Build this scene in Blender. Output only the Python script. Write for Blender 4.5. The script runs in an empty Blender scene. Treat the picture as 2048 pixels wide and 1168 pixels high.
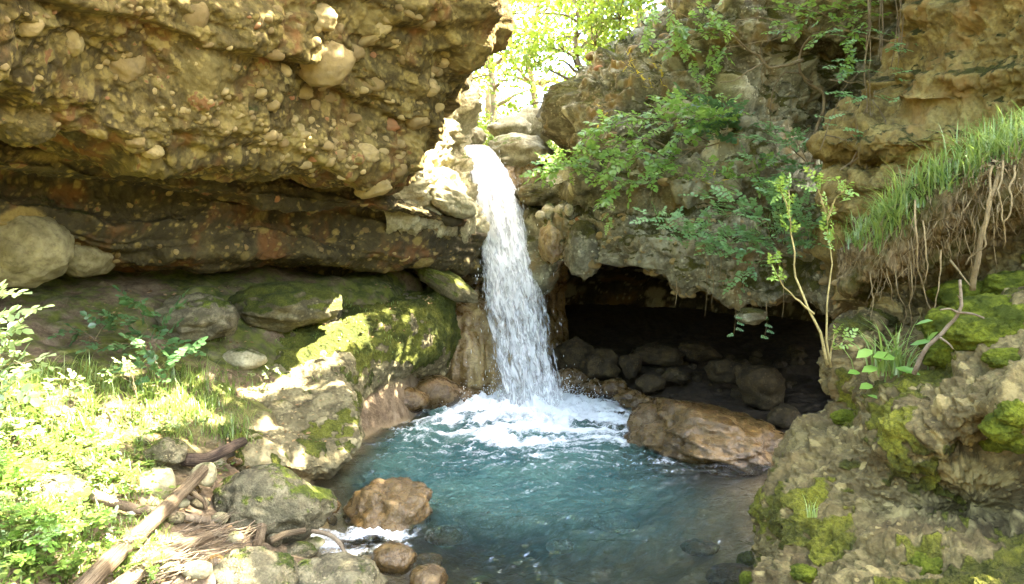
import bpy, bmesh, math, random
import numpy as np
from mathutils import Vector, Matrix

# ------------------------------------------------------------------ camera, sky, sun, exposure
scene = bpy.context.scene
col = scene.collection
F, CX, HV, CZ = 1500.0, 1024.0, 520.0, 2.0      # focal length and horizon in photo pixels, eye height in metres
cam_d = bpy.data.cameras.new("camera"); cam = bpy.data.objects.new("camera", cam_d); col.objects.link(cam)
cam.location = (0, 0, CZ); cam.rotation_euler = (math.radians(90), 0, 0)
cam_d.sensor_width = 36; cam_d.lens = F / 2048 * 36; cam_d.shift_y = -64 / 2048
cam_d.clip_start = 0.05; cam_d.clip_end = 500
scene.camera = cam
SUN = Vector((0.56, -0.05, 0.84)).normalized()
world = bpy.data.worlds.new("World"); scene.world = world; world.use_nodes = True
wn = world.node_tree.nodes; wl = world.node_tree.links
sky = wn.new("ShaderNodeTexSky"); sky.sky_type = 'NISHITA'; sky.sun_disc = False
sky.sun_elevation = math.asin(SUN.z); sky.sun_rotation = math.atan2(SUN.x, SUN.y)
sky.dust_density = 4.0; sky.air_density = 1.0; sky.ozone_density = 0.6
wl.new(sky.outputs[0], wn["Background"].inputs[0]); wn["Background"].inputs[1].default_value = 0.15
sun_d = bpy.data.lights.new("sun", 'SUN'); sun = bpy.data.objects.new("sun", sun_d); col.objects.link(sun)
sun_d.energy = 3.2; sun_d.angle = math.radians(0.5); sun_d.color = (1, 0.93, 0.80)
sun.rotation_euler = SUN.to_track_quat('Z', 'Y').to_euler(); sun.location = (5, 5, 12)
vs = scene.view_settings; vs.view_transform = 'Standard'; vs.look = 'None'; vs.gamma = 1; vs.use_curve_mapping = False
vs.exposure = 5.0
scene.cycles.use_denoising = True; scene.cycles.use_adaptive_sampling = False
scene.cycles.max_bounces = 8; scene.cycles.transparent_max_bounces = 24
scene.cycles.diffuse_bounces = 4; scene.cycles.glossy_bounces = 3; scene.cycles.transmission_bounces = 4
scene.cycles.sample_clamp_indirect = 6.0
scene.cycles.caustics_reflective = False; scene.cycles.caustics_refractive = False

# ------------------------------------------------------------------ noise and geometry helpers
rng = np.random.default_rng(7)
_perm = rng.permutation(256); _perm = np.concatenate([_perm, _perm]).astype(np.int64)
_grad = rng.normal(size=(256, 3)); _grad /= np.linalg.norm(_grad, axis=1)[:, None]
_rnd = rng.random((256, 4))

def _h(i, j, k):
    return _perm[(_perm[(_perm[i & 255] + j) & 255] + k) & 255]

def perlin(p):
    p = np.asarray(p, float); b = np.floor(p).astype(np.int64); f = p - b
    w = f * f * f * (f * (f * 6 - 15) + 10)
    out = np.zeros(len(p))
    for dx in (0, 1):
        wx = w[:, 0] if dx else 1 - w[:, 0]
        for dy in (0, 1):
            wy = w[:, 1] if dy else 1 - w[:, 1]
            for dz in (0, 1):
                wz = w[:, 2] if dz else 1 - w[:, 2]
                g = _grad[_h(b[:, 0] + dx, b[:, 1] + dy, b[:, 2] + dz)]
                out += wx * wy * wz * (g[:, 0] * (f[:, 0] - dx) + g[:, 1] * (f[:, 1] - dy) + g[:, 2] * (f[:, 2] - dz))
    return out * 1.6

def fbm(p, o=4, lac=2.03, gain=0.5, ridged=False):
    p = np.asarray(p, float); s = np.zeros(len(p)); a = 1.0
    for i in range(o):
        n = perlin(p + 17.3 * i)
        s += a * ((1 - 2 * np.abs(n)) if ridged else n)
        p = p * lac; a *= gain
    return s

def worley(p):
    """distance to nearest and second nearest feature point, random number of the nearest cell"""
    p = np.asarray(p, float); b = np.floor(p).astype(np.int64); f = p - b
    d1 = np.full(len(p), 9.0); d2 = np.full(len(p), 9.0); idn = np.zeros(len(p))
    for dx in (-1, 0, 1):
        for dy in (-1, 0, 1):
            for dz in (-1, 0, 1):
                h = _h(b[:, 0] + dx, b[:, 1] + dy, b[:, 2] + dz); r = _rnd[h]
                d = np.sqrt((dx + r[:, 0] - f[:, 0]) ** 2 + (dy + r[:, 1] - f[:, 1]) ** 2 + (dz + r[:, 2] - f[:, 2]) ** 2)
                m = d < d1
                d2 = np.where(m, d1, np.minimum(d2, d)); idn = np.where(m, r[:, 3], idn); d1 = np.where(m, d, d1)
    return d1, d2, idn

def sstep(a, b, x):
    t = np.clip((x - a) / (b - a), 0, 1); return t * t * (3 - 2 * t)

def P(u, v, Y):
    """a point Y metres in front of the eye, seen at photo pixel u, v"""
    return np.array([(u - CX) / F * Y, Y, CZ + (HV - v) / F * Y])

def UV(p):
    p = np.atleast_2d(p); y = np.maximum(p[:, 1], 0.05)
    return CX + p[:, 0] / y * F, HV - (p[:, 2] - CZ) / y * F

def px(n, Y): return n / F * Y

def mesh_np(name, V, faces, attrs=None, smooth=True):
    """faces: one int array (n,k) or a list of such arrays"""
    if not isinstance(faces, list): faces = [faces]
    faces = [np.asarray(f, np.int32) for f in faces if len(f)]
    me = bpy.data.meshes.new(name)
    V = np.asarray(V, np.float32); me.vertices.add(len(V)); me.vertices.foreach_set("co", V.ravel())
    li = np.concatenate([f.ravel() for f in faces]); tot = np.concatenate([np.full(len(f), f.shape[1], np.int32) for f in faces])
    st = np.concatenate([[0], np.cumsum(tot)[:-1]]).astype(np.int32)
    me.loops.add(len(li)); me.loops.foreach_set("vertex_index", li)
    me.polygons.add(len(tot)); me.polygons.foreach_set("loop_start", st)
    me.update(calc_edges=True)
    me.polygons.foreach_set("use_smooth", np.full(len(tot), smooth))
    for k, a in (attrs or {}).items():
        at = me.attributes.new(k, 'FLOAT', 'POINT'); at.data.foreach_set("value", np.asarray(a, np.float32))
    me.validate()
    return me

def ob(name, me, mat=None, parent=None, loc=None):
    o = bpy.data.objects.new(name, me); col.objects.link(o)
    if mat is not None and me is not None and not me.materials: me.materials.append(mat)
    if parent is not None: o.parent = parent
    if loc is not None: o.location = [float(c) for c in loc]
    return o

def tag(o, label=None, cat=None, group=None, kind=None):
    if label: o["label"] = label
    if cat: o["category"] = cat
    if group: o["group"] = group
    if kind: o["kind"] = kind
    return o

def empty(name, loc, label, cat, group=None):
    o = bpy.data.objects.new(name, None); col.objects.link(o); o.empty_display_size = 0.1
    o.location = [float(c) for c in loc]
    return tag(o, label, cat, group)

def grid_faces(nr, nc):
    i = np.arange((nr - 1) * (nc - 1)); r = i // (nc - 1); c = i % (nc - 1); a = r * nc + c
    return np.stack([a, a + 1, a + nc + 1, a + nc], 1)

def hermite(ctrl, n, dens=None):
    """smooth curve family through ctrl (k, m, 3) along axis 0, n samples"""
    k = len(ctrl)
    d = np.linalg.norm(np.diff(ctrl, axis=0), axis=2).mean(1); d = np.maximum(d, 1e-3)
    t = np.concatenate([[0], np.cumsum(d)])
    dd = np.diff(ctrl, axis=0) / d[:, None, None]
    m = np.zeros_like(ctrl); m[0] = dd[0]; m[-1] = dd[-1]
    for i in range(1, k - 1):
        m[i] = (dd[i - 1] * d[i] + dd[i] * d[i - 1]) / (d[i] + d[i - 1])
    w = d if dens is None else d * np.asarray(dens)          # more samples where the picture shows them
    cw = np.concatenate([[0], np.cumsum(w)])
    s = np.interp(np.linspace(0, cw[-1], n), cw, t)
    j = np.clip(np.searchsorted(t, s, side='right') - 1, 0, k - 2)
    x = ((s - t[j]) / d[j])[:, None, None]; dj = d[j][:, None, None]
    return ((2 * x**3 - 3 * x**2 + 1) * ctrl[j] + (x**3 - 2 * x**2 + x) * dj * m[j]
            + (-2 * x**3 + 3 * x**2) * ctrl[j + 1] + (x**3 - x**2) * dj * m[j + 1])

SURF = []      # world vertices and normals of the built rock, for setting plants and stones on it

def grid_normals(G):
    du = np.gradient(G, axis=1); dv = np.gradient(G, axis=0)
    n = np.cross(du, dv); n /= np.maximum(np.linalg.norm(n, axis=2), 1e-9)[..., None]
    return n

def loft(ctrl, nr, nc, disp, flip=False, rd=None, cd=None):
    """ctrl (rows, cols, 3) -> displaced grid; returns V, faces, attrs"""
    ctrl = np.asarray(ctrl, float)
    A = hermite(ctrl, nr, rd); B = hermite(A.transpose(1, 0, 2), nc, cd).transpose(1, 0, 2)
    n = grid_normals(B)
    if flip: n = -n
    V = B.reshape(-1, 3); N = n.reshape(-1, 3)
    d, attrs = disp(V)
    V = V + N * d[:, None]
    N2 = grid_normals(V.reshape(nr, nc, 3)).reshape(-1, 3) * (-1 if flip else 1)
    SURF.append((V, N2))
    f = grid_faces(nr, nc)
    if not flip: pass
    else: f = f[:, ::-1]
    return V, f, attrs

_zb = {}
def build_index(surfs=None, cell=4):
    V = np.concatenate([s[0] for s in SURF]); N = np.concatenate([s[1] for s in SURF])
    ok = V[:, 1] > 0.8
    V = V[ok]; N = N[ok]; u, v = UV(V)
    iu = (u // cell).astype(int); iv = (v // cell).astype(int)
    o = np.argsort(-V[:, 1])
    key = iu[o] * 100000 + iv[o]
    _zb['d'] = dict(zip(key.tolist(), o.tolist())); _zb['V'] = V; _zb['N'] = N; _zb['c'] = cell

def hit(u, v):
    """the built surface point seen at photo pixel u, v and its normal"""
    c = _zb['c']; iu = int(u // c); iv = int(v // c)
    for r in range(0, 12):
        best = None
        for a in range(-r, r + 1):
            for b in range(-r, r + 1):
                if max(abs(a), abs(b)) != r: continue
                i = _zb['d'].get((iu + a) * 100000 + iv + b)
                if i is not None and (best is None or _zb['V'][i][1] < _zb['V'][best][1]): best = i
        if best is not None: return _zb['V'][best].copy(), _zb['N'][best].copy()
    return P(u, v, 8.0), np.array([0, -1.0, 0])

# ------------------------------------------------------------------ materials
class NT:
    def __init__(self, name):
        self.m = bpy.data.materials.new(name); self.m.use_nodes = True
        self.t = self.m.node_tree; self.t.nodes.clear()
    def n(self, typ, **kw):
        nd = self.t.nodes.new(typ)
        for k, v in kw.items():
            if k.startswith('i_'):
                nd.inputs[k[2:].replace('_', ' ')].default_value = v
            else: setattr(nd, k, v)
        return nd
    def l(self, a, b): self.t.links.new(a, b)
    def inp(self, sock, v):
        if hasattr(v, 'is_output') or isinstance(v, bpy.types.NodeSocket): self.l(v, sock)
        else: sock.default_value = v
    def pos(self):
        return self.n('ShaderNodeNewGeometry').outputs['Position']
    def mapping(self, vec, scale):
        m = self.n('ShaderNodeMapping'); self.l(vec, m.inputs[0]); m.inputs['Scale'].default_value = scale; return m.outputs[0]
    def noise(self, vec, scale, detail=5, rough=0.55, dist=0.0):
        nd = self.n('ShaderNodeTexNoise'); self.l(vec, nd.inputs['Vector'])
        nd.inputs['Scale'].default_value = scale; nd.inputs['Detail'].default_value = detail
        nd.inputs['Roughness'].default_value = rough; nd.inputs['Distortion'].default_value = dist
        return nd.outputs[0]
    def voro(self, vec, scale, feature='F1', out='Distance', rand=1.0):
        nd = self.n('ShaderNodeTexVoronoi', feature=feature); self.l(vec, nd.inputs['Vector'])
        nd.inputs['Scale'].default_value = scale; nd.inputs['Randomness'].default_value = rand
        return nd.outputs[out]
    def rng_(self, v, a, b, c=0.0, d=1.0, smooth=True):
        nd = self.n('ShaderNodeMapRange', interpolation_type='SMOOTHSTEP' if smooth else 'LINEAR')
        self.inp(nd.inputs[0], v)
        for i, x in enumerate((a, b, c, d)): nd.inputs[i + 1].default_value = x
        return nd.outputs[0]
    def math(self, op, a, b=0.0, c=None, clamp=False):
        nd = self.n('ShaderNodeMath', operation=op, use_clamp=clamp); self.inp(nd.inputs[0], a); self.inp(nd.inputs[1], b)
        if c is not None: self.inp(nd.inputs[2], c)
        return nd.outputs[0]
    def mix(self, f, a, b, mode='MIX'):
        nd = self.n('ShaderNodeMix', data_type='RGBA', blend_type=mode); self.inp(nd.inputs[0], f)
        for s, v in ((nd.inputs[6], a), (nd.inputs[7], b)):
            if isinstance(v, tuple): s.default_value = (v[0], v[1], v[2], 1)
            else: self.l(v, s)
        return nd.outputs[2]
    def attr(self, name):
        return self.n('ShaderNodeAttribute', attribute_name=name).outputs['Fac']
    def bump(self, h, strength, dist, normal=None):
        nd = self.n('ShaderNodeBump'); nd.inputs['Strength'].default_value = strength; nd.inputs['Distance'].default_value = dist
        self.l(h, nd.inputs['Height'])
        if normal is not None: self.l(normal, nd.inputs['Normal'])
        return nd.outputs[0]
    def out(self, shader, disp=None):
        o = self.n('ShaderNodeOutputMaterial'); self.l(shader, o.inputs[0]); return self.m
    def bsdf(self, colr, rough=0.8, normal=None, spec=0.3):
        b = self.n('ShaderNodeBsdfPrincipled')
        if isinstance(colr, tuple): b.inputs['Base Color'].default_value = (*colr, 1)
        else: self.l(colr, b.inputs['Base Color'])
        self.inp(b.inputs['Roughness'], rough); b.inputs['Specular IOR Level'].default_value = spec
        if normal is not None: self.l(normal, b.inputs['Normal'])
        return b.outputs[0]

def sep_z(t, vec):
    s = t.n('ShaderNodeSeparateXYZ'); t.l(vec, s.inputs[0]); return s.outputs

def rock_mat(name, dark, mid, light, moss=0.0, moss_lo=(0.045, 0.06, 0.008), moss_hi=(0.16, 0.19, 0.02), wet=0.0,
             stain=None, peb=True, bump=1.0, up=0.5, mscale=1.7, tex=1.0, mossbias=0.0, red=0.0, bed=None):
    dark, mid, light = (tuple(c * k for c, k in zip(x, (0.98, 1.04, 0.86))) for x in (dark, mid, light))
    t = NT(name); p = t.pos()
    n1 = t.noise(p, 1.1 * tex, 6, 0.6); n2 = t.noise(p, 6.0 * tex, 6, 0.65); n3 = t.noise(p, 34.0 * tex, 4, 0.6)
    c = t.mix(t.rng_(n1, 0.36, 0.64), dark, mid)
    c = t.mix(t.rng_(n2, 0.42, 0.70), c, light)
    c = t.mix(t.math('MULTIPLY', t.rng_(n3, 0.35, 0.75), 0.55), c, tuple(x * 0.45 for x in dark))
    if bed is not None:
        c = t.mix(t.math('MULTIPLY', t.attr('bed'), t.rng_(n1, 0.2, 0.7, 1.0, 0.72)), c, t.mix(t.rng_(n2, .4, .7), bed, tuple(x * 2.0 for x in bed)))  # dark tone by mask: lower-bed rock plus recess and cave shade in the colour
    if stain:
        s = t.noise(t.mapping(p, (1.3, 1.3, 0.8)), 1.6, 4, 0.6)
        c = t.mix(t.math('MULTIPLY', t.rng_(s, 0.50, 0.68), 0.75), c, stain)
    h = t.math('ADD', t.math('MULTIPLY', n3, 0.5), t.math('MULTIPLY', n2, 1.0))
    if peb:
        pb = t.attr('peb'); tone = t.attr('tone')
        pc = t.mix(tone, tuple(x * 0.75 for x in light), tuple(min(0.75, x * 1.7) for x in light))
        pc = t.mix(t.math('MULTIPLY', t.math('GREATER_THAN', tone, 0.93), red), pc, (0.24, 0.11, 0.045))
        pc = t.mix(t.math('MULTIPLY', t.rng_(n3, 0.3, 0.7), 0.4), pc, mid)
        c = t.mix(t.math('MULTIPLY', pb, 0.8), c, pc)
        vd = t.voro(t.mapping(p, (1, 1, 1.3)), 22 * tex); vc = t.voro(t.mapping(p, (1, 1, 1.3)), 22 * tex, out='Color')
        vs_ = sep_z(t, vc)
        m = t.math('MULTIPLY', t.rng_(vd, 0.38, 0.30), t.math('GREATER_THAN', vs_[0], 0.62))
        m = t.math('MULTIPLY', m, t.rng_(t.noise(p, 2.3, 3), 0.42, 0.56))
        if bed is not None: m = t.math('MULTIPLY', m, t.math('SUBTRACT', 1.0, t.math('MULTIPLY', t.attr('bed'), 0.75)))
        c = t.mix(t.math('MULTIPLY', m, 0.75), c, t.mix(vs_[1], mid, tuple(min(0.7, x * 1.45) for x in light)))
        h = t.math('ADD', h, t.math('MULTIPLY', m, 0.5))
    rough = t.rng_(n2, 0.3, 0.7, max(0.12, 0.85 - wet * 0.75), max(0.2, 0.95 - wet * 0.55))
    if moss > 0:
        nz = sep_z(t, t.n('ShaderNodeNewGeometry').outputs['Normal'])[2]
        nm = t.noise(p, mscale, 5, 0.6); nm2 = t.noise(p, 14, 4, 0.7)
        k = t.math('ADD', t.math('MULTIPLY', nz, up), t.math('ADD', t.math('MULTIPLY', nm, 1.6), t.math('MULTIPLY', nm2, 0.45)))
        k = t.math('ADD', k, t.attr('moss'))
        th = 1.62 - moss - mossbias
        f = t.rng_(k, th - 0.09, th + 0.11)
        mc = t.mix(t.rng_(t.noise(p, 3.1, 4, 0.7), 0.35, 0.68), moss_lo, moss_hi)
        mc = t.mix(t.math('MULTIPLY', t.rng_(t.noise(p, 70, 3, 0.7), 0.35, 0.7), 0.6), mc, tuple(x * 0.35 for x in moss_lo))
        c = t.mix(f, c, mc)
        h = t.math('ADD', h, t.math('MULTIPLY', f, t.math('ADD', 0.4, t.math('MULTIPLY', t.noise(p, 55, 3, 0.7), 1.4))))
        rough = t.math('MAXIMUM', rough, t.math('MULTIPLY', f, 0.95))
    nrm = t.bump(h, 0.75 * bump, 0.035)
    return t.out(t.bsdf(c, rough, nrm, 0.25 + 0.3 * wet))

# ------------------------------------------------------------------ rock materials
M = {}
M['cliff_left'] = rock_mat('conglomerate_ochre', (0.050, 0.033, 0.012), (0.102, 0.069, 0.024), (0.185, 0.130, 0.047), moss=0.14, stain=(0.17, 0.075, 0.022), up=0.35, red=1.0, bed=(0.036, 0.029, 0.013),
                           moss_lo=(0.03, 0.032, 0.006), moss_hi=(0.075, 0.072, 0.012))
M['cliff_right'] = rock_mat('conglomerate_grey', (0.095, 0.079, 0.052), (0.195, 0.168, 0.118), (0.32, 0.282, 0.21), moss=0.36, stain=(0.20, 0.13, 0.04), up=0.45, bed=(0.020, 0.013, 0.006),  # bed tone here is cave darkness put into the wall colour
                            moss_lo=(0.045, 0.042, 0.008), moss_hi=(0.115, 0.105, 0.016))
M['travertine'] = rock_mat('wet_travertine', (0.14, 0.075, 0.028), (0.27, 0.17, 0.07), (0.40, 0.28, 0.13), moss=0.10, wet=0.9, peb=False, up=0.5)
M['ledge'] = rock_mat('mossy_ledge', (0.075, 0.058, 0.032), (0.14, 0.11, 0.064), (0.23, 0.185, 0.115), moss=0.55, up=0.42, mscale=1.3,
                      moss_lo=(0.045, 0.055, 0.008), moss_hi=(0.15, 0.155, 0.02))
M['near_rock'] = rock_mat('near_mossy_rock', (0.056, 0.037, 0.014), (0.118, 0.083, 0.034), (0.195, 0.142, 0.064), moss=0.54, up=0.12, mscale=2.4, stain=(0.13, 0.085, 0.03),
                          moss_lo=(0.050, 0.048, 0.006), moss_hi=(0.175, 0.165, 0.014), tex=1.5)
M['ochre_wall'] = rock_mat('ochre_wall', (0.13, 0.085, 0.03), (0.24, 0.165, 0.06), (0.36, 0.265, 0.11), moss=0.2, stain=(0.26, 0.15, 0.045), peb=False,
                           moss_lo=(0.05, 0.05, 0.01), moss_hi=(0.10, 0.09, 0.015))
M['pale_rock'] = rock_mat('pale_rock', (0.22, 0.175, 0.11), (0.36, 0.30, 0.20), (0.50, 0.43, 0.31), moss=0.10, peb=False)
M['boulder'] = rock_mat('boulder', (0.07, 0.055, 0.035), (0.14, 0.112, 0.072), (0.24, 0.195, 0.13), moss=0.34, up=0.2, tex=2.0, mscale=3.5)
M['wet_rock'] = rock_mat('wet_rock', (0.062, 0.033, 0.012), (0.125, 0.070, 0.025), (0.20, 0.118, 0.046), moss=0.02, wet=1.0, up=.1, peb=False, tex=1.6)
M['shaded_cave_rock'] = rock_mat('shaded_cave_rock', (0.020, 0.013, 0.006), (0.050, 0.032, 0.014), (0.092, 0.060, 0.027), moss=0.0, wet=0.15, tex=1.5)  # colour lowered so the cave's shade is carried by its rocks

def conglomerate(big=0.22, mid=0.10, fine=0.03, pebs=((3.2, 0.55, 0.05), (7.0, 0.5, 0.03), (15, 0.5, 0.014)), strata=0.0, seed=0.0, warp=0.25, pock=0.0, pregion=None, mossf=None, hollow=0.0, mossgeo=None, bed_shade=None, calm=None):
    def f(p):
        q = p + seed
        w = np.stack([perlin(q * 1.3 + 5), perlin(q * 1.3 + 31), perlin(q * 1.3 + 57)], 1) * warp
        d = big * fbm(q * 0.75, 3); dm = mid * fbm((q + w) * 2.6, 4); cm = calm(p) if calm else 1.0; dm = dm * cm; d = d * (0.1 + 0.9 * cm); d = d + dm + fine * fbm(q * 13, 3, ridged=True)
        if strata:
            zz = (p[:, 2] + 0.05 * p[:, 0] + 0.28 * perlin(q * 0.8) + 0.06 * perlin(q * 4))
            a = np.stack([zz * 4.2, np.full(len(p), 3.3), perlin(q * 0.4)], 1)
            d += strata * (sstep(-0.25, 0.3, perlin(a)) - 0.5) + strata * 0.45 * perlin(a * np.array([3.1, 1, 1]))
        peb = np.zeros(len(p)); tone = np.full(len(p), 0.5)
        for k, (s, dens, h) in enumerate(pebs):
            d1, d2, idn = worley((q + w * 0.25) * s * np.array([1, 1, 1.25]))
            on = (idn < dens)
            if pregion is not None: on = on & (pregion(p) > _rnd[(idn * 997).astype(int) % 256, 1])
            r = 0.36 + 0.22 * ((idn * 13.7) % 1)
            m = np.where(on, np.clip(1 - d1 / r, 0, 1), 0)
            d += h * np.sqrt(m) * cm
            mk = sstep(0.02, 0.2, m); peb = np.maximum(peb, mk); tone = np.where(mk > 0.3, (idn * 7.31) % 1, tone)
        if pock:
            d1, d2, idn = worley((q + w) * 2.2)
            pk = pock * sstep(0.5, 0.1, d1) * (idn < 0.5)
            d1, d2, idn = worley((q + w) * 5.5)
            pk = pk + pock * 0.45 * sstep(0.45, 0.1, d1) * (idn < 0.5); d -= pk; dm = dm - pk
        at = {'peb': peb, 'tone': tone, 'moss': (mossf(p) if mossf else 0) + hollow * np.clip(-dm / max(mid, 1e-3), -1.2, 1.5)}
        if bed_shade is not None: at['bed'] = bed_shade(p)
        if mossgeo is not None:
            mk = sstep(-.12, .42, 0.35 * np.clip(-dm / max(mid, 1e-3), -1.5, 1.5) + 0.75 * fbm(q * 2.2 + 70, 4, gain=.6) + 0.28 * fbm(q * 11 + 30, 3) - mossgeo + (mossf(p) if mossf else 0))
            d1, d2, idn = worley(q * 30); d3, d4, id3 = worley(q * 12 + 5)
            d = d + mk * (0.004 + 0.008 * np.sqrt(np.clip(1 - d3 / .7, 0, 1)) + 0.009 * np.sqrt(np.clip(1 - d1 / .7, 0, 1)))
            at['moss'] = 1.1 * mk - 0.62
        return d, at
    return f

def net(rows): return np.array([[P(*c) for c in r] for r in rows])

def structure(name, ctrl, nr, nc, disp, mat, flip=True, rd=None, cd=None):
    V, f, at = loft(ctrl, nr, nc, disp, flip, rd, cd)
    return tag(ob(name, mesh_np(name, V, f, at), mat), kind='structure')

# ------------------------------------------------------------------ left overhanging cliff: beds from the top of the gorge down to the recess
us = [-700, -250, 100, 350, 600, 760]
Yb = [3.3, 4.2, 5.2, 5.9, 6.8, 7.4]
def crow(vs, end, d, yend=7.9, back=(-45, 2.6)):
    vs = [vs] * 6 if not isinstance(vs, (list, tuple)) else vs
    r = [P(u, v, y + d * (0.7 + 0.3 * i / 5)) for i, (u, v, y) in enumerate(zip(us, vs, Yb))]
    e = P(end[0], end[1], yend + d); r.append(e)
    r.append(P(end[0] + back[0], end[1], yend + d + back[1]))
    return r
L = []
top = np.array(crow(-820, (900, -820), -1.3)); tb = top.copy(); tb[:, 1] += 7; tb[:, 0] -= 3; tb[:, 2] += 0.6
L += [tb, top]
L.append(crow(-420, (925, -420), -1.35))
L.append(crow(-40, (945, -40), -0.95))
L.append(crow([40, 60, 80, 85, 85, 85], (938, 60), -0.72))
L.append(crow([120, 130, 155, 175, 180, 180], (900, 140), -0.42))
L.append(crow([190, 200, 225, 250, 270, 275], (862, 235), -0.14))
L.append(crow([232, 244, 268, 298, 325, 340], (815, 320), -0.02))
L.append(crow([248, 258, 283, 318, 346, 360], (790, 366), 0.16))
L.append(crow([256, 266, 294, 330, 358, 376], (790, 390), 1.15))
L.append(crow([285, 292, 312, 345, 375, 392], (818, 408), 1.05))
L.append(crow([322, 330, 345, 372, 398, 412], (872, 428), 0.98, 8.3))
L.append(crow([338, 345, 360, 386, 410, 424], (910, 440), 1.08, 8.6))
L.append(crow([346, 353, 370, 396, 420, 434], (925, 448), 1.75, 8.4))
L.append(crow([385, 392, 405, 425, 445, 455], (935, 470), 1.70, 8.5))
L.append(crow([425, 432, 445, 460, 475, 482], (940, 495), 1.62, 8.6))
L.append(crow([450, 460, 478, 500, 512, 512], (938, 525), 1.66, 8.6))
L.append(crow([462, 472, 490, 515, 524, 524], (936, 540), 1.9, 8.5))
L.append(crow([475, 485, 500, 524, 531, 531], (934, 548), 3.0, 8.3))
L.append(crow([520, 530, 545, 552, 552, 555], (930, 570), 3.3, 8.5))
L.append(crow([600, 610, 620, 620, 620, 620], (925, 640), 3.5, 8.6))
upper = lambda p: np.where(p[:, 2] > 2.75, 0.9, 0.30)
lc = conglomerate(0.24, 0.10, 0.014, ((2.2, 0.35, 0.055), (6.5, 0.40, 0.020), (14, 0.45, 0.011), (27, 0.45, 0.006)), strata=0.10, seed=3.0, pregion=upper, calm=lambda p: 0.35 + 0.65 * sstep(2.7, 2.95, p[:, 2]), bed_shade=lambda p: sstep(2.86, 2.66, p[:, 2] + 0.03 * p[:, 0]))  # mask: darker rock of the lower beds, with overhang shade put into the tone
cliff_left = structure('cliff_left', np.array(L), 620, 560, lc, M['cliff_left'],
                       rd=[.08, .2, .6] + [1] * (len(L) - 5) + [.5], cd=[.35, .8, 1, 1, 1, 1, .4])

# ------------------------------------------------------------------ rock at the left of the stream's notch, its flank in the sun
ch = [
 [(700, -260, 9.2), (740, -260, 9.4), (780, -260, 9.8), (800, -260, 10.4), (790, -260, 13)],
 [(780, -40, 9.2), (800, -40, 9.4), (815, -40, 9.8), (830, -40, 10.4), (815, -40, 13)],
 [(790, 90, 9.2), (820, 90, 9.4), (845, 90, 9.9), (865, 90, 10.6), (850, 90, 13)],
 [(790, 170, 9.1), (830, 170, 9.4), (880, 170, 10.0), (915, 170, 10.8), (895, 170, 13)],
 [(780, 240, 9.0), (825, 240, 9.3), (880, 240, 10.0), (925, 240, 10.8), (905, 240, 13)],
 [(775, 300, 8.9), (820, 300, 9.2), (875, 300, 10.0), (920, 300, 10.9), (900, 300, 13)],
 [(770, 350, 8.9), (820, 350, 9.2), (875, 350, 9.9), (930, 350, 10.7), (925, 350, 13)],
 [(770, 395, 8.9), (820, 398, 9.2), (880, 400, 9.8), (948, 400, 10.5), (930, 400, 13)],
 [(770, 420, 8.9), (820, 425, 9.2), (880, 435, 9.7), (955, 440, 10.4), (935, 440, 13)],
 [(770, 450, 9.8), (820, 455, 10.2), (880, 460, 10.6), (950, 470, 11.2), (935, 480, 13)],
]
cd = conglomerate(0.16, 0.16, 0.04, ((2.8, 0.5, 0.08), (6.5, 0.5, 0.04)), seed=11.0, pock=0.08)
structure('notch_rock', net(ch), 210, 130, cd, M['pale_rock'], cd=[.6, 1, 1, .5], rd=[.3] + [1] * 8)

# ------------------------------------------------------------------ wall behind the fall with the wet travertine curtain
w = []
for v, ys in ((318, (13, 12.2, 11.9, 11.7, 11.7, 11.8, 11.9, 12.6)), (360, (12.4, 11.8, 11.5, 11.4, 11.4, 11.5, 11.5, 12.0)),
              (430, (12.2, 11.6, 11.3, 11.2, 11.3, 11.5, 11.6, 12.0)), (500, (12.1, 11.5, 11.0, 11.0, 11.2, 11.6, 12.0, 12.4)),
              (550, (12.1, 11.4, 10.9, 11.0, 11.4, 12.0, 12.6, 13.0)), (575, (12.0, 11.4, 11.25, 11.3, 11.6, 12.2, 12.9, 13.4)),
              (592, (11.8, 11.2, 10.95, 11.0, 11.2, 12.0, 13.0, 13.5)), (640, (11.5, 10.9, 10.7, 10.72, 10.9, 11.6, 12.8, 13.4)),
              (720, (11.4, 10.8, 10.55, 10.52, 10.7, 11.3, 12.4, 13.2)), (775, (11.4, 10.85, 10.6, 10.5, 10.7, 11.2, 12.2, 13)),
              (800, (11.4, 11.3, 11.2, 11.0, 10.8, 11.2, 12.2, 13)), (850, (11.4, 11.4, 11.4, 11.2, 11, 11.4, 12.2, 13))):
    w.append([(u, v, y) for u, y in zip((800, 862, 905, 950, 1000, 1040, 1085, 1130), ys)])
def curtain(p):
    q = p * np.array([1, 1, 0.13]); d = 0.05 * fbm(q * 7, 4) + 0.06 * fbm(q * 2.6 + 9, 2, ridged=True) + 0.014 * fbm(p * 9, 3)
    return d, {'peb': np.zeros(len(p)), 'tone': np.zeros(len(p)), 'moss': np.zeros(len(p))}
structure('travertine_curtain', net(w), 300, 190, curtain, M['travertine'])

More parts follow.
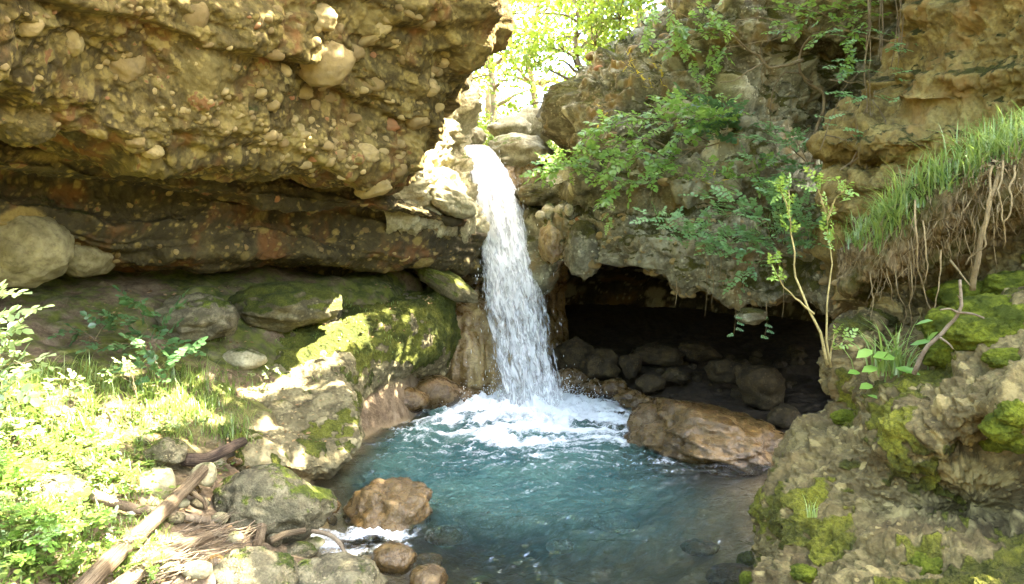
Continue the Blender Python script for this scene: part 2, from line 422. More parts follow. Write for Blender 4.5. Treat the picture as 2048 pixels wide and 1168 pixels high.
# ------------------------------------------------------------------ right cliff, its lip over the cave, the cave's roof and back wall
D = [
 [(1408, -640, 13.5), (1418, -640, 11.5), (1442, -640, 10.8), (1500, -640, 10.3), (1620, -640, 10), (1720, -640, 9.6), (1850, -640, 9), (2000, -640, 8.6)],
 [(1378, -250, 13.8), (1368, -250, 11.6), (1412, -250, 10.8), (1480, -250, 10.3), (1600, -250, 10), (1700, -250, 9.8), (1820, -250, 9.3), (1960, -250, 8.8)],
 [(1368, 10, 14), (1333, 5, 11.6), (1372, 0, 10.9), (1440, 0, 10.2), (1540, 0, 9.9), (1650, 0, 10.3), (1760, 0, 10.2), (1900, 0, 9.2)],
 [(1308, 62, 14), (1276, 62, 11.6), (1332, 60, 10.9), (1410, 60, 10.2), (1510, 62, 9.9), (1620, 62, 10.4), (1720, 62, 10.6), (1870, 62, 9.4)],
 [(1238, 112, 14), (1206, 115, 11.6), (1262, 110, 10.9), (1360, 110, 10.3), (1470, 100, 10), (1580, 95, 10.9), (1690, 110, 11.4), (1850, 110, 9.5)],
 [(1158, 195, 13.5), (1137, 198, 11.3), (1192, 200, 10.6), (1300, 200, 10.1), (1430, 200, 10), (1560, 200, 10.3), (1660, 200, 11.5), (1820, 200, 9.4)],
 [(1153, 270, 13), (1135, 275, 11.1), (1182, 270, 10.4), (1280, 270, 9.9), (1420, 270, 9.75), (1540, 270, 9.7), (1650, 270, 10.9), (1800, 270, 9.2)],
 [(1158, 300, 12.6), (1148, 305, 11.3), (1187, 305, 10.4), (1280, 300, 9.8), (1405, 295, 9.55), (1530, 290, 9.4), (1650, 310, 9.9), (1800, 330, 8.8)],
 [(1108, 330, 12.4), (1093, 335, 11), (1150, 330, 10.3), (1280, 318, 9.5), (1400, 312, 9.1), (1530, 308, 8.95), (1650, 335, 9.1), (1800, 350, 8.5)],
 [(1093, 380, 12), (1070, 380, 10.8), (1150, 380, 10.05), (1280, 375, 9.3), (1400, 375, 8.95), (1530, 375, 8.75), (1650, 385, 8.6), (1800, 390, 8)],
 [(1093, 405, 11.9), (1078, 408, 11.1), (1160, 408, 10.3), (1280, 408, 9.5), (1400, 402, 9.3), (1530, 402, 9), (1650, 415, 8.55), (1800, 420, 7.9)],
 [(1093, 425, 11.8), (1076, 430, 11), (1160, 425, 10), (1280, 425, 9.55), (1400, 418, 9.35), (1530, 425, 8.9), (1650, 440, 8.4), (1800, 445, 7.7)],
 [(1093, 450, 11.6), (1076, 450, 10.5), (1160, 450, 9.85), (1280, 450, 9.2), (1400, 445, 8.9), (1530, 450, 8.6), (1650, 460, 8.3), (1800, 470, 7.6)],
 [(1093, 505, 11.5), (1078, 500, 10.4), (1160, 510, 9.75), (1280, 520, 9.1), (1400, 530, 8.75), (1530, 530, 8.45), (1660, 530, 8), (1800, 540, 7.4)],
 [(1096, 535, 11.4), (1088, 538, 10.35), (1165, 526, 9.7), (1280, 550, 9.15), (1400, 578, 8.75), (1530, 596, 8.4), (1680, 612, 7.95), (1820, 650, 7.35)],
 [(1098, 543, 11.5), (1094, 547, 10.6), (1170, 537, 9.95), (1280, 562, 9.4), (1400, 591, 9), (1530, 606, 8.65), (1690, 622, 8.2), (1820, 655, 7.6)],
]
Dn = net(D); lipc = Dn[-1].copy()
r0 = lipc.copy(); r0[:, 1] += 0.28; r0[:, 2] += 0.10
r1 = lipc.copy(); r1[:, 1] += 0.9; r1[:, 2] += 0.38; r1[:, 0] += 0.1
r2 = lipc.copy(); r2[:, 1] = 12.6; r2[:, 2] += 0.35; r2[:, 0] = np.linspace(-0.6, 5.6, 8)
r3 = r2.copy(); r3[:, 1] = [14.6, 15.3, 15.8, 15.8, 15.6, 15, 14, 13]; r3[:, 2] = 1.2; r3[:, 0] = np.linspace(-1.0, 6.4, 8)
r4 = r3.copy(); r4[:, 1] += 0.1; r4[:, 2] = -0.5
topb = Dn[0].copy(); topb[:, 1] += 8; topb[:, 0] += 3; topb[:, 2] += 0.8
Dn = np.concatenate([[topb], Dn, [r0, r1, r2, r3, r4]])
xc = Dn[:, -1:].copy(); xc[:, :, 0] += 5.0; xc[:, :, 1] += np.where(xc[:, :, 1] < 12, -0.6, 0); Dn = np.concatenate([Dn, xc], axis=1)
rc = conglomerate(0.34, 0.15, 0.02, ((1.6, 0.4, 0.12), (6.0, 0.18, 0.02), (14, 0.25, 0.010)), strata=0.07, seed=23.0, pock=0.08, hollow=0.12, calm=lambda p: 1 - 0.92 * sstep(.15, .6, p[:, 1] - (10.85 - .83 * p[:, 0])) * sstep(2.9, 2.5, p[:, 2]) * (p[:, 0] > 0.55), bed_shade=lambda p: sstep(.5, 1.3, p[:, 1] - (10.85 - .83 * p[:, 0])) * sstep(2.7, 2.3, p[:, 2]))  # mask: cave roof and back wall darkened in colour, standing in for shade
cliff_right = structure('cliff_right', Dn, 560, 420, rc, M['cliff_right'], rd=[.08, .25, .5] + [1] * 13 + [1, .8, .4, .3, .3], cd=[.4] + [1] * 5 + [.7, .15])

# ------------------------------------------------------------------ ochre wall above the root bank at the right
W = [
 [(1860, -700, 8.5), (1850, -700, 6.6), (1900, -700, 6.1), (2000, -700, 5.6), (2150, -700, 5.0), (2500, -700, 4.4)],
 [(1850, -250, 8.5), (1835, -250, 6.9), (1890, -250, 6.4), (2000, -250, 5.9), (2150, -250, 5.3), (2500, -250, 4.6)],
 [(1850, 0, 8.5), (1832, 0, 7.0), (1890, 0, 6.5), (1990, 0, 6.0), (2120, 0, 5.4), (2500, 0, 4.7)],
 [(1845, 85, 8.5), (1828, 85, 7.0), (1890, 85, 6.45), (1990, 85, 5.95), (2120, 85, 5.4), (2500, 85, 4.7)],
 [(1815, 150, 8.5), (1788, 150, 7.1), (1860, 150, 6.5), (1980, 150, 6.0), (2120, 150, 5.4), (2500, 150, 4.7)],
 [(1790, 200, 8.5), (1762, 205, 7.2), (1850, 205, 6.6), (1970, 200, 6.1), (2120, 200, 5.5), (2500, 200, 4.8)],
 [(1720, 245, 8.5), (1692, 250, 7.2), (1800, 245, 6.5), (1950, 240, 5.95), (2120, 240, 5.4), (2500, 240, 4.8)],
 [(1695, 285, 8.4), (1664, 288, 7.1), (1770, 285, 6.4), (1940, 285, 5.9), (2120, 290, 5.4), (2500, 290, 4.8)],
 [(1725, 335, 8.4), (1708, 335, 7.3), (1790, 335, 6.7), (1940, 335, 6.2), (2120, 335, 5.6), (2500, 335, 5)],
 [(1715, 375, 8.2), (1698, 375, 7.1), (1770, 375, 6.5), (1940, 380, 6.0), (2120, 380, 5.5), (2500, 380, 5)],
 [(1720, 420, 8.2), (1700, 420, 7.2), (1770, 420, 6.6), (1940, 430, 6.1), (2120, 430, 5.6), (2500, 430, 5)],
 [(1720, 600, 8.2), (1700, 600, 7.2), (1770, 600, 6.6), (1940, 600, 6.1), (2120, 600, 5.6), (2500, 600, 5)],
]
Wn = net(W); tb = Wn[0].copy(); tb[:, 1] += 6; tb[:, 0] += 4; tb[:, 2] += 1
Wn = np.concatenate([[tb], Wn])
oc = conglomerate(0.16, 0.15, 0.03, ((3.0, 0.3, 0.05), (7, 0.3, 0.025)), strata=0.09, seed=41.0, pock=0.04)
structure('ochre_wall', Wn, 300, 240, oc, M['ochre_wall'], rd=[.08, .25] + [1] * 9 + [.3], cd=[.4, 1, 1, 1, .6])

# ------------------------------------------------------------------ near rock at the right edge
E = [
 [(1809, 560, 6.3), (1799, 565, 4.85), (1839, 575, 4.85), (1890, 560, 4.8), (2060, 470, 4.45), (2450, 430, 4)],
 [(1799, 625, 6.1), (1769, 630, 4.75), (1819, 635, 4.8), (1890, 620, 4.7), (2060, 545, 4.3), (2450, 480, 3.9)],
 [(1754, 690, 5.9), (1709, 690, 4.55), (1769, 720, 4.55), (1850, 690, 4.3), (1990, 640, 3.95), (2450, 540, 3.5)],
 [(1734, 760, 5.7), (1696, 770, 4.4), (1749, 785, 4.2), (1830, 765, 3.9), (1970, 700, 3.65), (2450, 600, 3.1)],
 [(1746, 815, 5.5), (1706, 820, 4.3), (1744, 835, 3.95), (1825, 805, 3.6), (1960, 755, 3.4), (2450, 680, 2.8)],
 [(1680, 880, 5.3), (1635, 885, 4.15), (1707, 890, 3.75), (1810, 870, 3.45), (1950, 830, 3.22), (2450, 770, 2.6)],
 [(1650, 940, 5.2), (1605, 945, 4.02), (1687, 960, 3.7), (1790, 960, 3.55), (1940, 930, 3.45), (2450, 880, 2.6)],
 [(1620, 1000, 5.1), (1576, 1005, 3.9), (1667, 1020, 3.6), (1780, 1040, 3.52), (1930, 1040, 3.48), (2450, 1000, 2.55)],
 [(1610, 1060, 5), (1570, 1060, 3.82), (1652, 1075, 3.52), (1770, 1090, 3.2), (1920, 1110, 3), (2450, 1100, 2.45)],
 [(1610, 1120, 4.9), (1572, 1120, 3.76), (1637, 1130, 3.45), (1760, 1150, 3.1), (1910, 1170, 2.85), (2450, 1200, 2.3)],
 [(1590, 1200, 4.8), (1540, 1210, 3.6), (1627, 1230, 3.25), (1750, 1250, 2.9), (1900, 1270, 2.65), (2450, 1300, 2.1)],
 [(1580, 1500, 4.7), (1520, 1520, 3.5), (1607, 1550, 3.1), (1740, 1600, 2.75), (1900, 1650, 2.45), (2450, 1700, 1.9)],
]
ec = conglomerate(0.10, 0.10, 0.026, ((3.4, 0.15, 0.03), (8, 0.2, 0.014), (18, 0.3, 0.008)), seed=57.0, pock=0.06, mossgeo=0.10)
En = net(E); xe = En[:, -1:].copy(); xe[:, :, 0] += 3.5; xe[:, :, 1] += .4
structure('near_rock', np.concatenate([En, xe], 1), 560, 480, ec, M['near_rock'], rd=[1] * 10 + [.25], cd=[.35, 1, 1, 1, .35, .12])

# ------------------------------------------------------------------ undercut earth bank held by roots above the near rock
t = NT('root_earth'); p = t.pos(); a = t.noise(p, 5, 6, 0.65); b = t.noise(t.mapping(p, (1, 1, 0.25)), 45, 4, 0.6)
c = t.mix(t.rng_(a, 0.35, 0.65), (0.055, 0.038, 0.016), (0.125, 0.087, 0.037)); c = t.mix(t.math('MULTIPLY', t.rng_(b, 0.4, 0.65), 0.6), c, (0.30, 0.22, 0.11))
c = t.mix(t.math('MULTIPLY', t.rng_(t.noise(p, 2.2, 5, .6), .42, .62), .8), c, (0.05, 0.052, 0.010))
M['earth'] = t.out(t.bsdf(c, 0.95, t.bump(t.math('ADD', a, b), 0.9, 0.03), 0.1))
B = [
 [(1700, 440, 7.0), (1790, 430, 5.9), (1850, 395, 5.6), (1950, 340, 5.4), (2060, 290, 5.2), (2450, 230, 4.8)],
 [(1760, 470, 6.6), (1790, 435, 5.1), (1860, 385, 4.9), (1950, 325, 4.7), (2060, 275, 4.5), (2450, 200, 4.1)],
 [(1762, 475, 6.2), (1765, 458, 4.65), (1850, 372, 4.35), (1950, 318, 4.2), (2060, 268, 4.05), (2450, 190, 3.7)],
 [(1752, 500, 6.0), (1748, 500, 4.5), (1830, 430, 4.2), (1940, 370, 4.05), (2060, 310, 3.9), (2450, 240, 3.55)],
 [(1748, 535, 6.0), (1741, 545, 4.5), (1825, 500, 4.25), (1935, 440, 4.1), (2060, 370, 3.95), (2450, 300, 3.6)],
 [(1748, 550, 6.0), (1745, 560, 4.6), (1825, 530, 4.45), (1930, 480, 4.35), (2060, 420, 4.2), (2450, 340, 3.8)],
 [(1760, 555, 6.0), (1765, 565, 5.2), (1830, 545, 5.0), (1930, 500, 4.8), (2060, 440, 4.6), (2450, 360, 4.2)],
]
bc = conglomerate(0.05, 0.07, 0.03, (), seed=71.0)
Bn = net(B); xe = Bn[:, -1:].copy(); xe[:, :, 0] += 3.5; xe[:, :, 1] += .3
bank = structure('root_bank', np.concatenate([Bn, xe], 1), 200, 280, bc, M['earth'], cd=[.3, 1, 1, 1, .4, .15])

# ------------------------------------------------------------------ mossy ledge on the left shore, undercut by the pool
lip = [(905, 590, 10.3), (868, 622, 9.85), (800, 640, 9.3), (742, 672, 8.85), (708, 712, 8.3), (690, 765, 7.7), (706, 815, 7.15), (716, 862, 6.8), (690, 905, 6.55), (620, 935, 6.3), (540, 925, 6.05), (470, 905, 5.9)]
mid_ = [(880, 585, 10.6), (810, 600, 9.9), (735, 610, 9.4), (670, 640, 8.9), (625, 680, 8.3), (600, 740, 7.8), (590, 790, 7.3), (585, 830, 6.95), (560, 850, 6.7), (520, 860, 6.45), (480, 865, 6.25), (450, 870, 6.1)]
inn = [(860, 580, 11), (760, 590, 10.2), (660, 610, 9.4), (590, 640, 8.8), (540, 690, 8.2), (510, 740, 7.7), (490, 780, 7.3), (480, 810, 7.0), (460, 830, 6.8), (440, 845, 6.6), (430, 850, 6.4), (420, 855, 6.3)]
face = [(915, 660, 10.5), (880, 690, 9.9), (818, 712, 9.35), (760, 735, 9.0), (715, 775, 8.45), (700, 815, 7.75), (716, 850, 7.15), (722, 885, 6.8), (690, 925, 6.6), (618, 950, 6.4), (540, 950, 6.2), (470, 940, 6.0)]
low = [(925, 770, 10.9), (890, 780, 10.6), (820, 775, 10.0), (765, 790, 9.6), (712, 820, 9.0), (690, 850, 8.3), (690, 875, 7.7), (690, 905, 7.2), (670, 935, 6.9), (612, 960, 6.65), (540, 985, 6.4), (470, 985, 6.2)]
wl_ = [(930, 800, 10.6), (880, 808, 10.3), (800, 826, 9.7), (742, 840, 9.3), (700, 860, 8.8), (680, 880, 8.3), (675, 905, 7.8), (668, 930, 7.4), (650, 952, 7.0), (606, 975, 6.75), (540, 1010, 6.4), (470, 1010, 6.2)]
Lg = net([inn, mid_, lip, face, low, wl_]); b0 = Lg[0].copy(); b0[:, 2] -= 0.5; b0[:, 0] -= 0.4
bb = Lg[-1].copy(); bb[:, 2] = -1.0
Lg = np.concatenate([[b0], Lg, [bb]])
lm = lambda p: 0.62 * sstep(7.7, 8.5, p[:, 1]) * sstep(0.5, 0.9, p[:, 2]) - 0.14 - 0.9 * sstep(0.35, 0.05, p[:, 2])
gc = conglomerate(0.08, 0.06, 0.014, ((4, 0.3, 0.022), (9, 0.3, 0.012)), seed=83.0, pock=0.035, mossf=lm, mossgeo=0.02)
structure('mossy_ledge', Lg, 260, 420, gc, M['ledge'], flip=False, rd=[.3, 1, 1, 1, 1, 1, .3])

# ------------------------------------------------------------------ ground: left shore, pool bed, cave floor
ctl = [(-200, 1168, 2.6), (0, 1168, 3.3), (150, 1168, 3.7), (330, 1168, 4.0), (480, 1150, 4.3), (620, 1110, 4.9), (100, 1000, 4.0), (300, 1000, 4.7), (430, 990, 5.3), (0, 900, 4.4), (200, 880, 5.0),
       (380, 880, 5.8), (0, 780, 5.0), (200, 760, 5.8), (380, 770, 6.5), (500, 780, 7.0), (100, 680, 6.2), (300, 670, 7.0), (480, 690, 7.7), (0, 600, 6.6), (200, 585, 7.3), (400, 590, 8.0), (600, 640, 8.6), (560, 590, 8.6),
       (720, 590, 9.4), (800, 600, 9.8), (-300, 800, 4.0), (-300, 600, 5.5), (700, 560, 10.2), (850, 570, 10.8), (560, 860, 6.7), (600, 760, 7.6)]
pts = [P(*c) for c in ctl]
pts = [p - np.array([0, 0, 0.05]) for p in pts]
for x, y, z in ((-1.15, 5.3, -0.08), (-1.0, 4.3, 0.0), (-0.9, 4.9, -0.15), (-1.6, 6.5, -0.2), (-1.3, 7.2, -0.7), (-1.2, 8.5, -0.9), (-1.0, 9.8, -0.9), (0, 9.8, -1.3), (0.3, 8.8, -1.3), (0, 7.5, -1.1), (-0.2, 6.2, -0.75), (0.3, 5.3, -0.5),
                (0, 4.5, -0.32), (1.0, 4.6, -0.33), (1.2, 5.5, -0.45), (1.3, 6.4, -0.55), (1.0, 7.4, -0.7), (1.9, 7.0, -0.2), (2.2, 6.2, -0.15), (2.0, 5, -0.2), (1.7, 4, -0.3), (3.2, 4, -0.2), (0, 3, -0.3), (-1, 3, 0.1), (2, 2.5, -0.2),
                (1.4, 9.4, -0.2), (0.6, 10.9, -0.3), (1.0, 11.3, 0.15), (0.4, 11.8, 0.2), (2.2, 10.2, 0.2), (2.6, 11.5, 0.4), (3.6, 10.4, 0.2), (1.6, 12.2, 0.35), (3.2, 9, 0.1), (2.8, 7.8, -0.1), (4.4, 9, 0.25), (2.4, 13.4, 0.5), (0.8, 13.2, 0.4), (4.2, 12, 0.45),
                (-0.5, 10.9, -0.9), (-1, 11.3, 0), (-0.5, 12, 0), (6, 8, 0.6), (6, 12, 0.6), (5, 4, 0.4), (-5, 9, 2.0), (-3, 11, 2), (-7, 7, 2.0), (-7, 4, 1.3), (-6, 1, 0.9), (-3, 1, 0.55), (0, 0, -0.1), (3, 0, 0.1), (0, -8, -0.3), (-8, -8, 2), (8, -8, 2), (8, 3, 1.5), (-30, -8, 6), (30, -8, 6), (0, -50, -1), (-30, 20, 6), (30, 20, 6), (-40, -50, 8), (40, -50, 8)):
    pts.append(np.array([x, y, z]))
pts = np.array(pts)
def rbf_fit(pts):
    d = np.linalg.norm(pts[:, None, :2] - pts[None, :, :2], axis=2)
    n = len(pts); A = np.zeros((n + 3, n + 3)); A[:n, :n] = -np.sqrt(d * d + 0.05); A[:n, n:] = np.c_[np.ones(n), pts[:, :2]]; A[n:, :n] = A[:n, n:].T
    A[:n, :n] += np.eye(n) * 0.03
    return np.linalg.solve(A, np.concatenate([pts[:, 2], np.zeros(3)]))
def rbf_eval(w, pts, xy):
    out = np.zeros(len(xy))
    for i in range(0, len(xy), 40000):
        q = xy[i:i + 40000]; d2 = ((q[:, None, :] - pts[None, :, :2]) ** 2).sum(2)
        out[i:i + 40000] = -np.sqrt(d2 + 0.05) @ w[:-3] + w[-3] + q @ w[-2:]
    return out
gw = rbf_fit(pts)
def spaced(a, b, fine, out_a, out_b, k):
    return np.concatenate([out_a + (a - out_a) * (1 - np.linspace(1, 0, k, endpoint=False) ** 2.2), np.arange(a, b, fine), b + (out_b - b) * np.linspace(0, 1, k) ** 2.2])
gx = spaced(-5.6, 5.4, 0.032, -60, 60, 24); gy = spaced(2.6, 13.6, 0.034, -70, 16.5, 20)
XX, YY = np.meshgrid(gx, gy); xy = np.c_[XX.ravel(), YY.ravel()]
gz = rbf_eval(gw, pts, xy); p3 = np.c_[xy, gz]
near = np.exp(-((np.abs(xy[:, 0]) / 9) ** 4)) 
gz = gz + near * (0.07 * fbm(p3 * 1.4, 3) + 0.03 * fbm(p3 * 5, 3))
d1, d2, idn = worley(p3 * np.array([7, 7, 4]))
stony = np.clip(sstep(0.25, 0.0, gz) + 0.25, 0, 1)
pm = np.where(idn < 0.6, np.clip(1 - d1 / (0.34 + .2 * ((idn * 13.7) % 1)), 0, 1), 0)
gz = gz + near * 0.035 * np.sqrt(pm) * stony
d1b, d2b, idb = worley(p3 * np.array([16, 16, 9])); pm2 = np.where(idb < 0.6, np.clip(1 - d1b / 0.45, 0, 1), 0)
gz = gz + near * 0.014 * np.sqrt(pm2)
G = np.c_[xy, gz]; SURF.append((G, grid_normals(G.reshape(len(gy), len(gx), 3)).reshape(-1, 3)))
t = NT('shore_ground'); p = t.pos(); z = sep_z(t, p)[2]; xg = sep_z(t, p)[0]
a = t.noise(p, 1.6, 6, 0.6); b = t.noise(p, 9, 6, 0.65); b2 = t.noise(p, 40, 4, 0.7)
soil = t.mix(t.rng_(b, 0.35, 0.68), (0.085, 0.056, 0.028), (0.20, 0.145, 0.085))
soil = t.mix(t.math('MULTIPLY', t.rng_(b2, 0.45, 0.7), 0.5), soil, (0.27, 0.20, 0.12))
mossy = t.mix(t.rng_(b, 0.35, 0.65), (0.035, 0.045, 0.008), (0.115, 0.125, 0.018))
mf = t.math('MULTIPLY', t.rng_(t.math('ADD', a, t.math('MULTIPLY', b, 0.4)), 0.58, 0.72), t.rng_(z, 0.35, 0.8))
c = t.mix(mf, soil, mossy)
pb = t.attr('peb'); tn = t.attr('tone')
stone = t.mix(tn, (0.12, 0.085, 0.05), (0.38, 0.30, 0.205)); c = t.mix(t.math('MULTIPLY', pb, 0.85), c, stone)
wetf = t.rng_(z, 0.10, -0.02)
c = t.mix(wetf, c, t.mix(0.7, c, (0.34, 0.25, 0.125)))
c = t.mix(t.attr('cave_shade'), c, t.mix(t.rng_(b, .35, .65), (0.028, 0.019, 0.010), (0.06, 0.042, 0.022)))  # cave floor darkened: shade put into the ground colour
M['ground'] = t.out(t.bsdf(c, t.rng_(z, 0.0, 0.08, 0.35, 0.92), t.bump(t.math('ADD', b, t.math('MULTIPLY', b2, 0.6)), 0.7, 0.03), 0.3))
ground = ob('ground', mesh_np('ground', G, grid_faces(len(gy), len(gx)), {'peb': np.maximum(sstep(.02, .2, pm) * stony, sstep(.02, .2, pm2) * stony), 'tone': (idn * 7.3) % 1, 'cave_shade': sstep(0.3, 0.9, xy[:, 0] - 0.0 * xy[:, 1]) * sstep(7.3, 8.2, xy[:, 1] + 0.5 * (xy[:, 0] - 1.5)) * sstep(-.12, .0, gz)}), M['ground'])
tag(ground, kind='structure')

# ------------------------------------------------------------------ valley above the fall
vx = np.linspace(-40, 44, 150); vy = np.concatenate([np.linspace(11.7, 24, 100), np.linspace(24.5, 110, 60)])
XX, YY = np.meshgrid(vx, vy); xy = np.c_[XX.ravel(), YY.ravel()]
cxl = 0.02 * (xy[:, 1] - 12) * 3
dz = np.abs(xy[:, 0] - 0.3 - cxl)
vz = 3.25 + np.clip(xy[:, 1] - 12.5, 0, None) * 0.16 + 0.62 * np.clip(dz - 0.9, 0, 22) + 0.012 * np.clip(xy[:, 1] - 20, 0, 60) ** 1.35
vz += 0.25 * fbm(np.c_[xy, vz] * 0.5, 3) + 0.05 * fbm(np.c_[xy, vz] * 2.5, 3)
vz = np.where(xy[:, 1] < 12.2, np.minimum(vz, 3.2 + 0.3 * (xy[:, 1] - 11.7)), vz)
VG = np.c_[xy, vz]
t = NT('valley_floor'); p = t.pos(); a = t.noise(p, 1.2, 5, 0.6); b = t.noise(p, 12, 5, 0.7)
c = t.mix(t.rng_(a, 0.4, 0.6), (0.16, 0.125, 0.075), (0.075, 0.10, 0.022)); c = t.mix(t.math('MULTIPLY', t.rng_(b, 0.4, 0.7), 0.5), c, (0.22, 0.18, 0.11))
M['valley'] = t.out(t.bsdf(c, 0.95, t.bump(b, 0.6, 0.05), 0.1))
tag(ob('valley_slope', mesh_np('valley_slope', VG, grid_faces(len(vy), len(vx))), M['valley']), kind='structure')
build_index()

# ------------------------------------------------------------------ pool water
wx = np.arange(-3.6, 4.2, 0.022); wy = np.concatenate([np.linspace(-60, 2.8, 30), np.arange(2.84, 12.6, 0.024)])
XX, YY = np.meshgrid(wx, wy); xy = np.c_[XX.ravel(), YY.ravel()]
BX, BY = 0.10, 10.35                                   # where the fall strikes the pool
dx = xy[:, 0] - BX; dy = xy[:, 1] - BY
r = np.sqrt((dx * 0.8) ** 2 + dy ** 2)
q = np.c_[xy, np.zeros(len(xy))]
wrp = np.stack([perlin(q * 1.2 + 3), perlin(q * 1.2 + 40), np.zeros(len(q))], 1)
amp = 0.026 + 0.050 * np.exp(-(r / 1.3) ** 2) + 0.022 * np.exp(-(r / 3.0) ** 2)
hgt = amp * (fbm((q + 0.3 * wrp) * np.array([3.4, 5.0, 1]), 4) + 0.5 * fbm((q + 0.2 * wrp) * 8, 3, ridged=True) - 0.2)
hgt += 0.10 * np.exp(-(r / 0.75) ** 2) * (0.6 + 0.8 * fbm(q * 5, 3))
# foam: dense at the foot, drifting to the right and towards the outlet in torn patches
ang = np.arctan2(dy, dx)
drift = np.sqrt((np.maximum(dx - 0.1, 0) * 0.62) ** 2 + (np.minimum(dx - 0.1, 0) * 1.0) ** 2 + (dy * 0.66) ** 2)
fn = fbm((q + 0.45 * wrp) * np.array([1.7, 3.2, 1]), 5, gain=0.62)
thread = 1 - np.abs(fbm((q + 0.35 * wrp) * np.array([2.2, 4.2, 1]) + 9, 4, gain=0.55)) * 3.0
foam = np.clip(1.62 - drift * 0.80 + 0.80 * fn, 0, 1) ** 1.2
foam = np.maximum(foam, np.clip(thread, 0, 1) ** 2 * np.clip(1.5 - drift * 0.42, 0, 1) * 0.9)
sr = np.sqrt(((xy[:, 0] + 1.05) * 1.1) ** 2 + (xy[:, 1] - 5.55) ** 2)          # little run over stones by the near shore
foam = np.maximum(foam, np.clip(0.95 - sr * 2.1 + 0.8 * fn, 0, 1))
bed = rbf_eval(gw, pts, xy)
depth = np.clip(-bed, 0, 2)
W3 = np.c_[xy, hgt * np.clip(depth * 6, 0.25, 1) + 0.02 * np.clip(foam, 0, 1)]
t = NT('pool_water'); p = t.pos()
n1 = t.noise(t.mapping(p, (1.0, 1.5, 1)), 6.0, 4, 0.6, 0.8); n2 = t.noise(t.mapping(p, (1.0, 1.5, 1)), 24, 3, 0.6, 0.4)
nrm = t.bump(t.math('ADD', n1, t.math('MULTIPLY', n2, 0.45)), 1.0, 0.13)
fr = t.n('ShaderNodeFresnel'); fr.inputs['IOR'].default_value = 1.33; t.l(nrm, fr.inputs['Normal'])
gl = t.n('ShaderNodeBsdfGlossy'); gl.inputs['Roughness'].default_value = 0.03; t.l(nrm, gl.inputs['Normal'])
dep = t.attr('depth')
tr = t.n('ShaderNodeBsdfTransparent'); t.l(t.mix(t.rng_(dep, 0, 0.9), (0.96, 0.97, 0.93), (0.30, 0.55, 0.50)), tr.inputs[0])
body = t.n('ShaderNodeBsdfDiffuse'); t.l(t.mix(t.rng_(t.noise(p, 1.1, 3), 0.35, 0.65), (0.046, 0.128, 0.120), (0.095, 0.195, 0.160)), body.inputs[0]); t.l(nrm, body.inputs['Normal'])
m1 = t.n('ShaderNodeMixShader'); t.inp(m1.inputs[0], t.rng_(dep, 0.24, 0.92, 0.01, 0.93)); t.l(tr.outputs[0], m1.inputs[1]); t.l(body.outputs[0], m1.inputs[2])
m2 = t.n('ShaderNodeMixShader'); t.l(fr.outputs[0], m2.inputs[0]); t.l(m1.outputs[0], m2.inputs[1]); t.l(gl.outputs[0], m2.inputs[2])
fo = t.attr('foam'); fnz = t.noise(t.mapping(p, (1, 1.6, 1)), 26, 5, 0.7, 1.2)
ff = t.rng_(t.math('ADD', fo, t.math('MULTIPLY', t.math('SUBTRACT', fnz, 0.5), 1.2)), 0.26, 0.96)
fd = t.n('ShaderNodeBsdfDiffuse'); fd.inputs[0].default_value = (0.80, 0.84, 0.84, 1); t.l(t.bump(fnz, 0.6, 0.03), fd.inputs['Normal'])
m3 = t.n('ShaderNodeMixShader'); t.l(ff, m3.inputs[0]); t.l(m2.outputs[0], m3.inputs[1]); t.l(fd.outputs[0], m3.inputs[2])
M['water'] = t.out(m3.outputs[0])
pool = tag(ob('pool_water', mesh_np('pool_water', W3, grid_faces(len(wy), len(wx)), {'foam': foam, 'depth': depth}), M['water']), kind='structure')

# ------------------------------------------------------------------ waterfall: torn sheets one behind the other, threads and drops
cl = [(952, 292, 11.9), (956, 298, 11.6), (968, 325, 11.3), (984, 365, 11.12), (996, 410, 11.0), (1008, 470, 10.9), (1021, 540, 10.8), (1035, 620, 10.68), (1049, 710, 10.55), (1060, 770, 10.45), (1065, 822, 10.38)]
hw = [23, 28, 36, 45, 54, 61, 67, 72, 77, 82, 90]
CLp = np.array([P(u, v, y - .22 * min(1, max(0, (v - 300) / 100))) for u, v, y in cl]); HW = np.array([px(h, c[2]) for h, c in zip(hw, cl)])
def fall_curve(n):
    A = hermite(CLp[:, None, :], n)[:, 0]; s = np.linspace(0, 1, n)
    d = np.linalg.norm(np.diff(CLp, axis=0), axis=1); tt = np.concatenate([[0], np.cumsum(d)]) / d.sum()
    return A, np.interp(s, tt, HW), d.sum()
t = NT('falling_water'); s_ = t.attr('across'); l_ = t.attr('along'); sd = t.attr('seed')
cb = t.n('ShaderNodeCombineXYZ'); t.l(s_, cb.inputs[0]); t.l(l_, cb.inputs[1]); t.l(sd, cb.inputs[2]); cv = cb.outputs[0]
na = t.noise(t.mapping(cv, (3.0, 2.4, 1)), 1.6, 5, 0.62, 0.6); nb = t.noise(t.mapping(cv, (9, 3.8, 1)), 1.5, 4, 0.65, 0.5); nc_ = t.noise(t.mapping(cv, (34, 12, 1)), 1.0, 3, 0.7)
k = t.math('ADD', t.math('MULTIPLY', na, 1.6), t.math('ADD', t.math('MULTIPLY', nb, 0.55), t.math('MULTIPLY', nc_, 0.35)))
edge = t.attr('dense')
al = t.rng_(t.math('ADD', k, edge), 1.21, 1.62)
df = t.n('ShaderNodeBsdfDiffuse'); df.inputs[0].default_value = (0.9, 0.91, 0.90, 1); t.l(t.bump(k, 0.5, 0.04), df.inputs['Normal'])
tl = t.n('ShaderNodeBsdfTranslucent'); tl.inputs[0].default_value = (0.9, 0.91, 0.90, 1)
mx = t.n('ShaderNodeMixShader'); mx.inputs[0].default_value = 0.5; t.l(df.outputs[0], mx.inputs[1]); t.l(tl.outputs[0], mx.inputs[2])
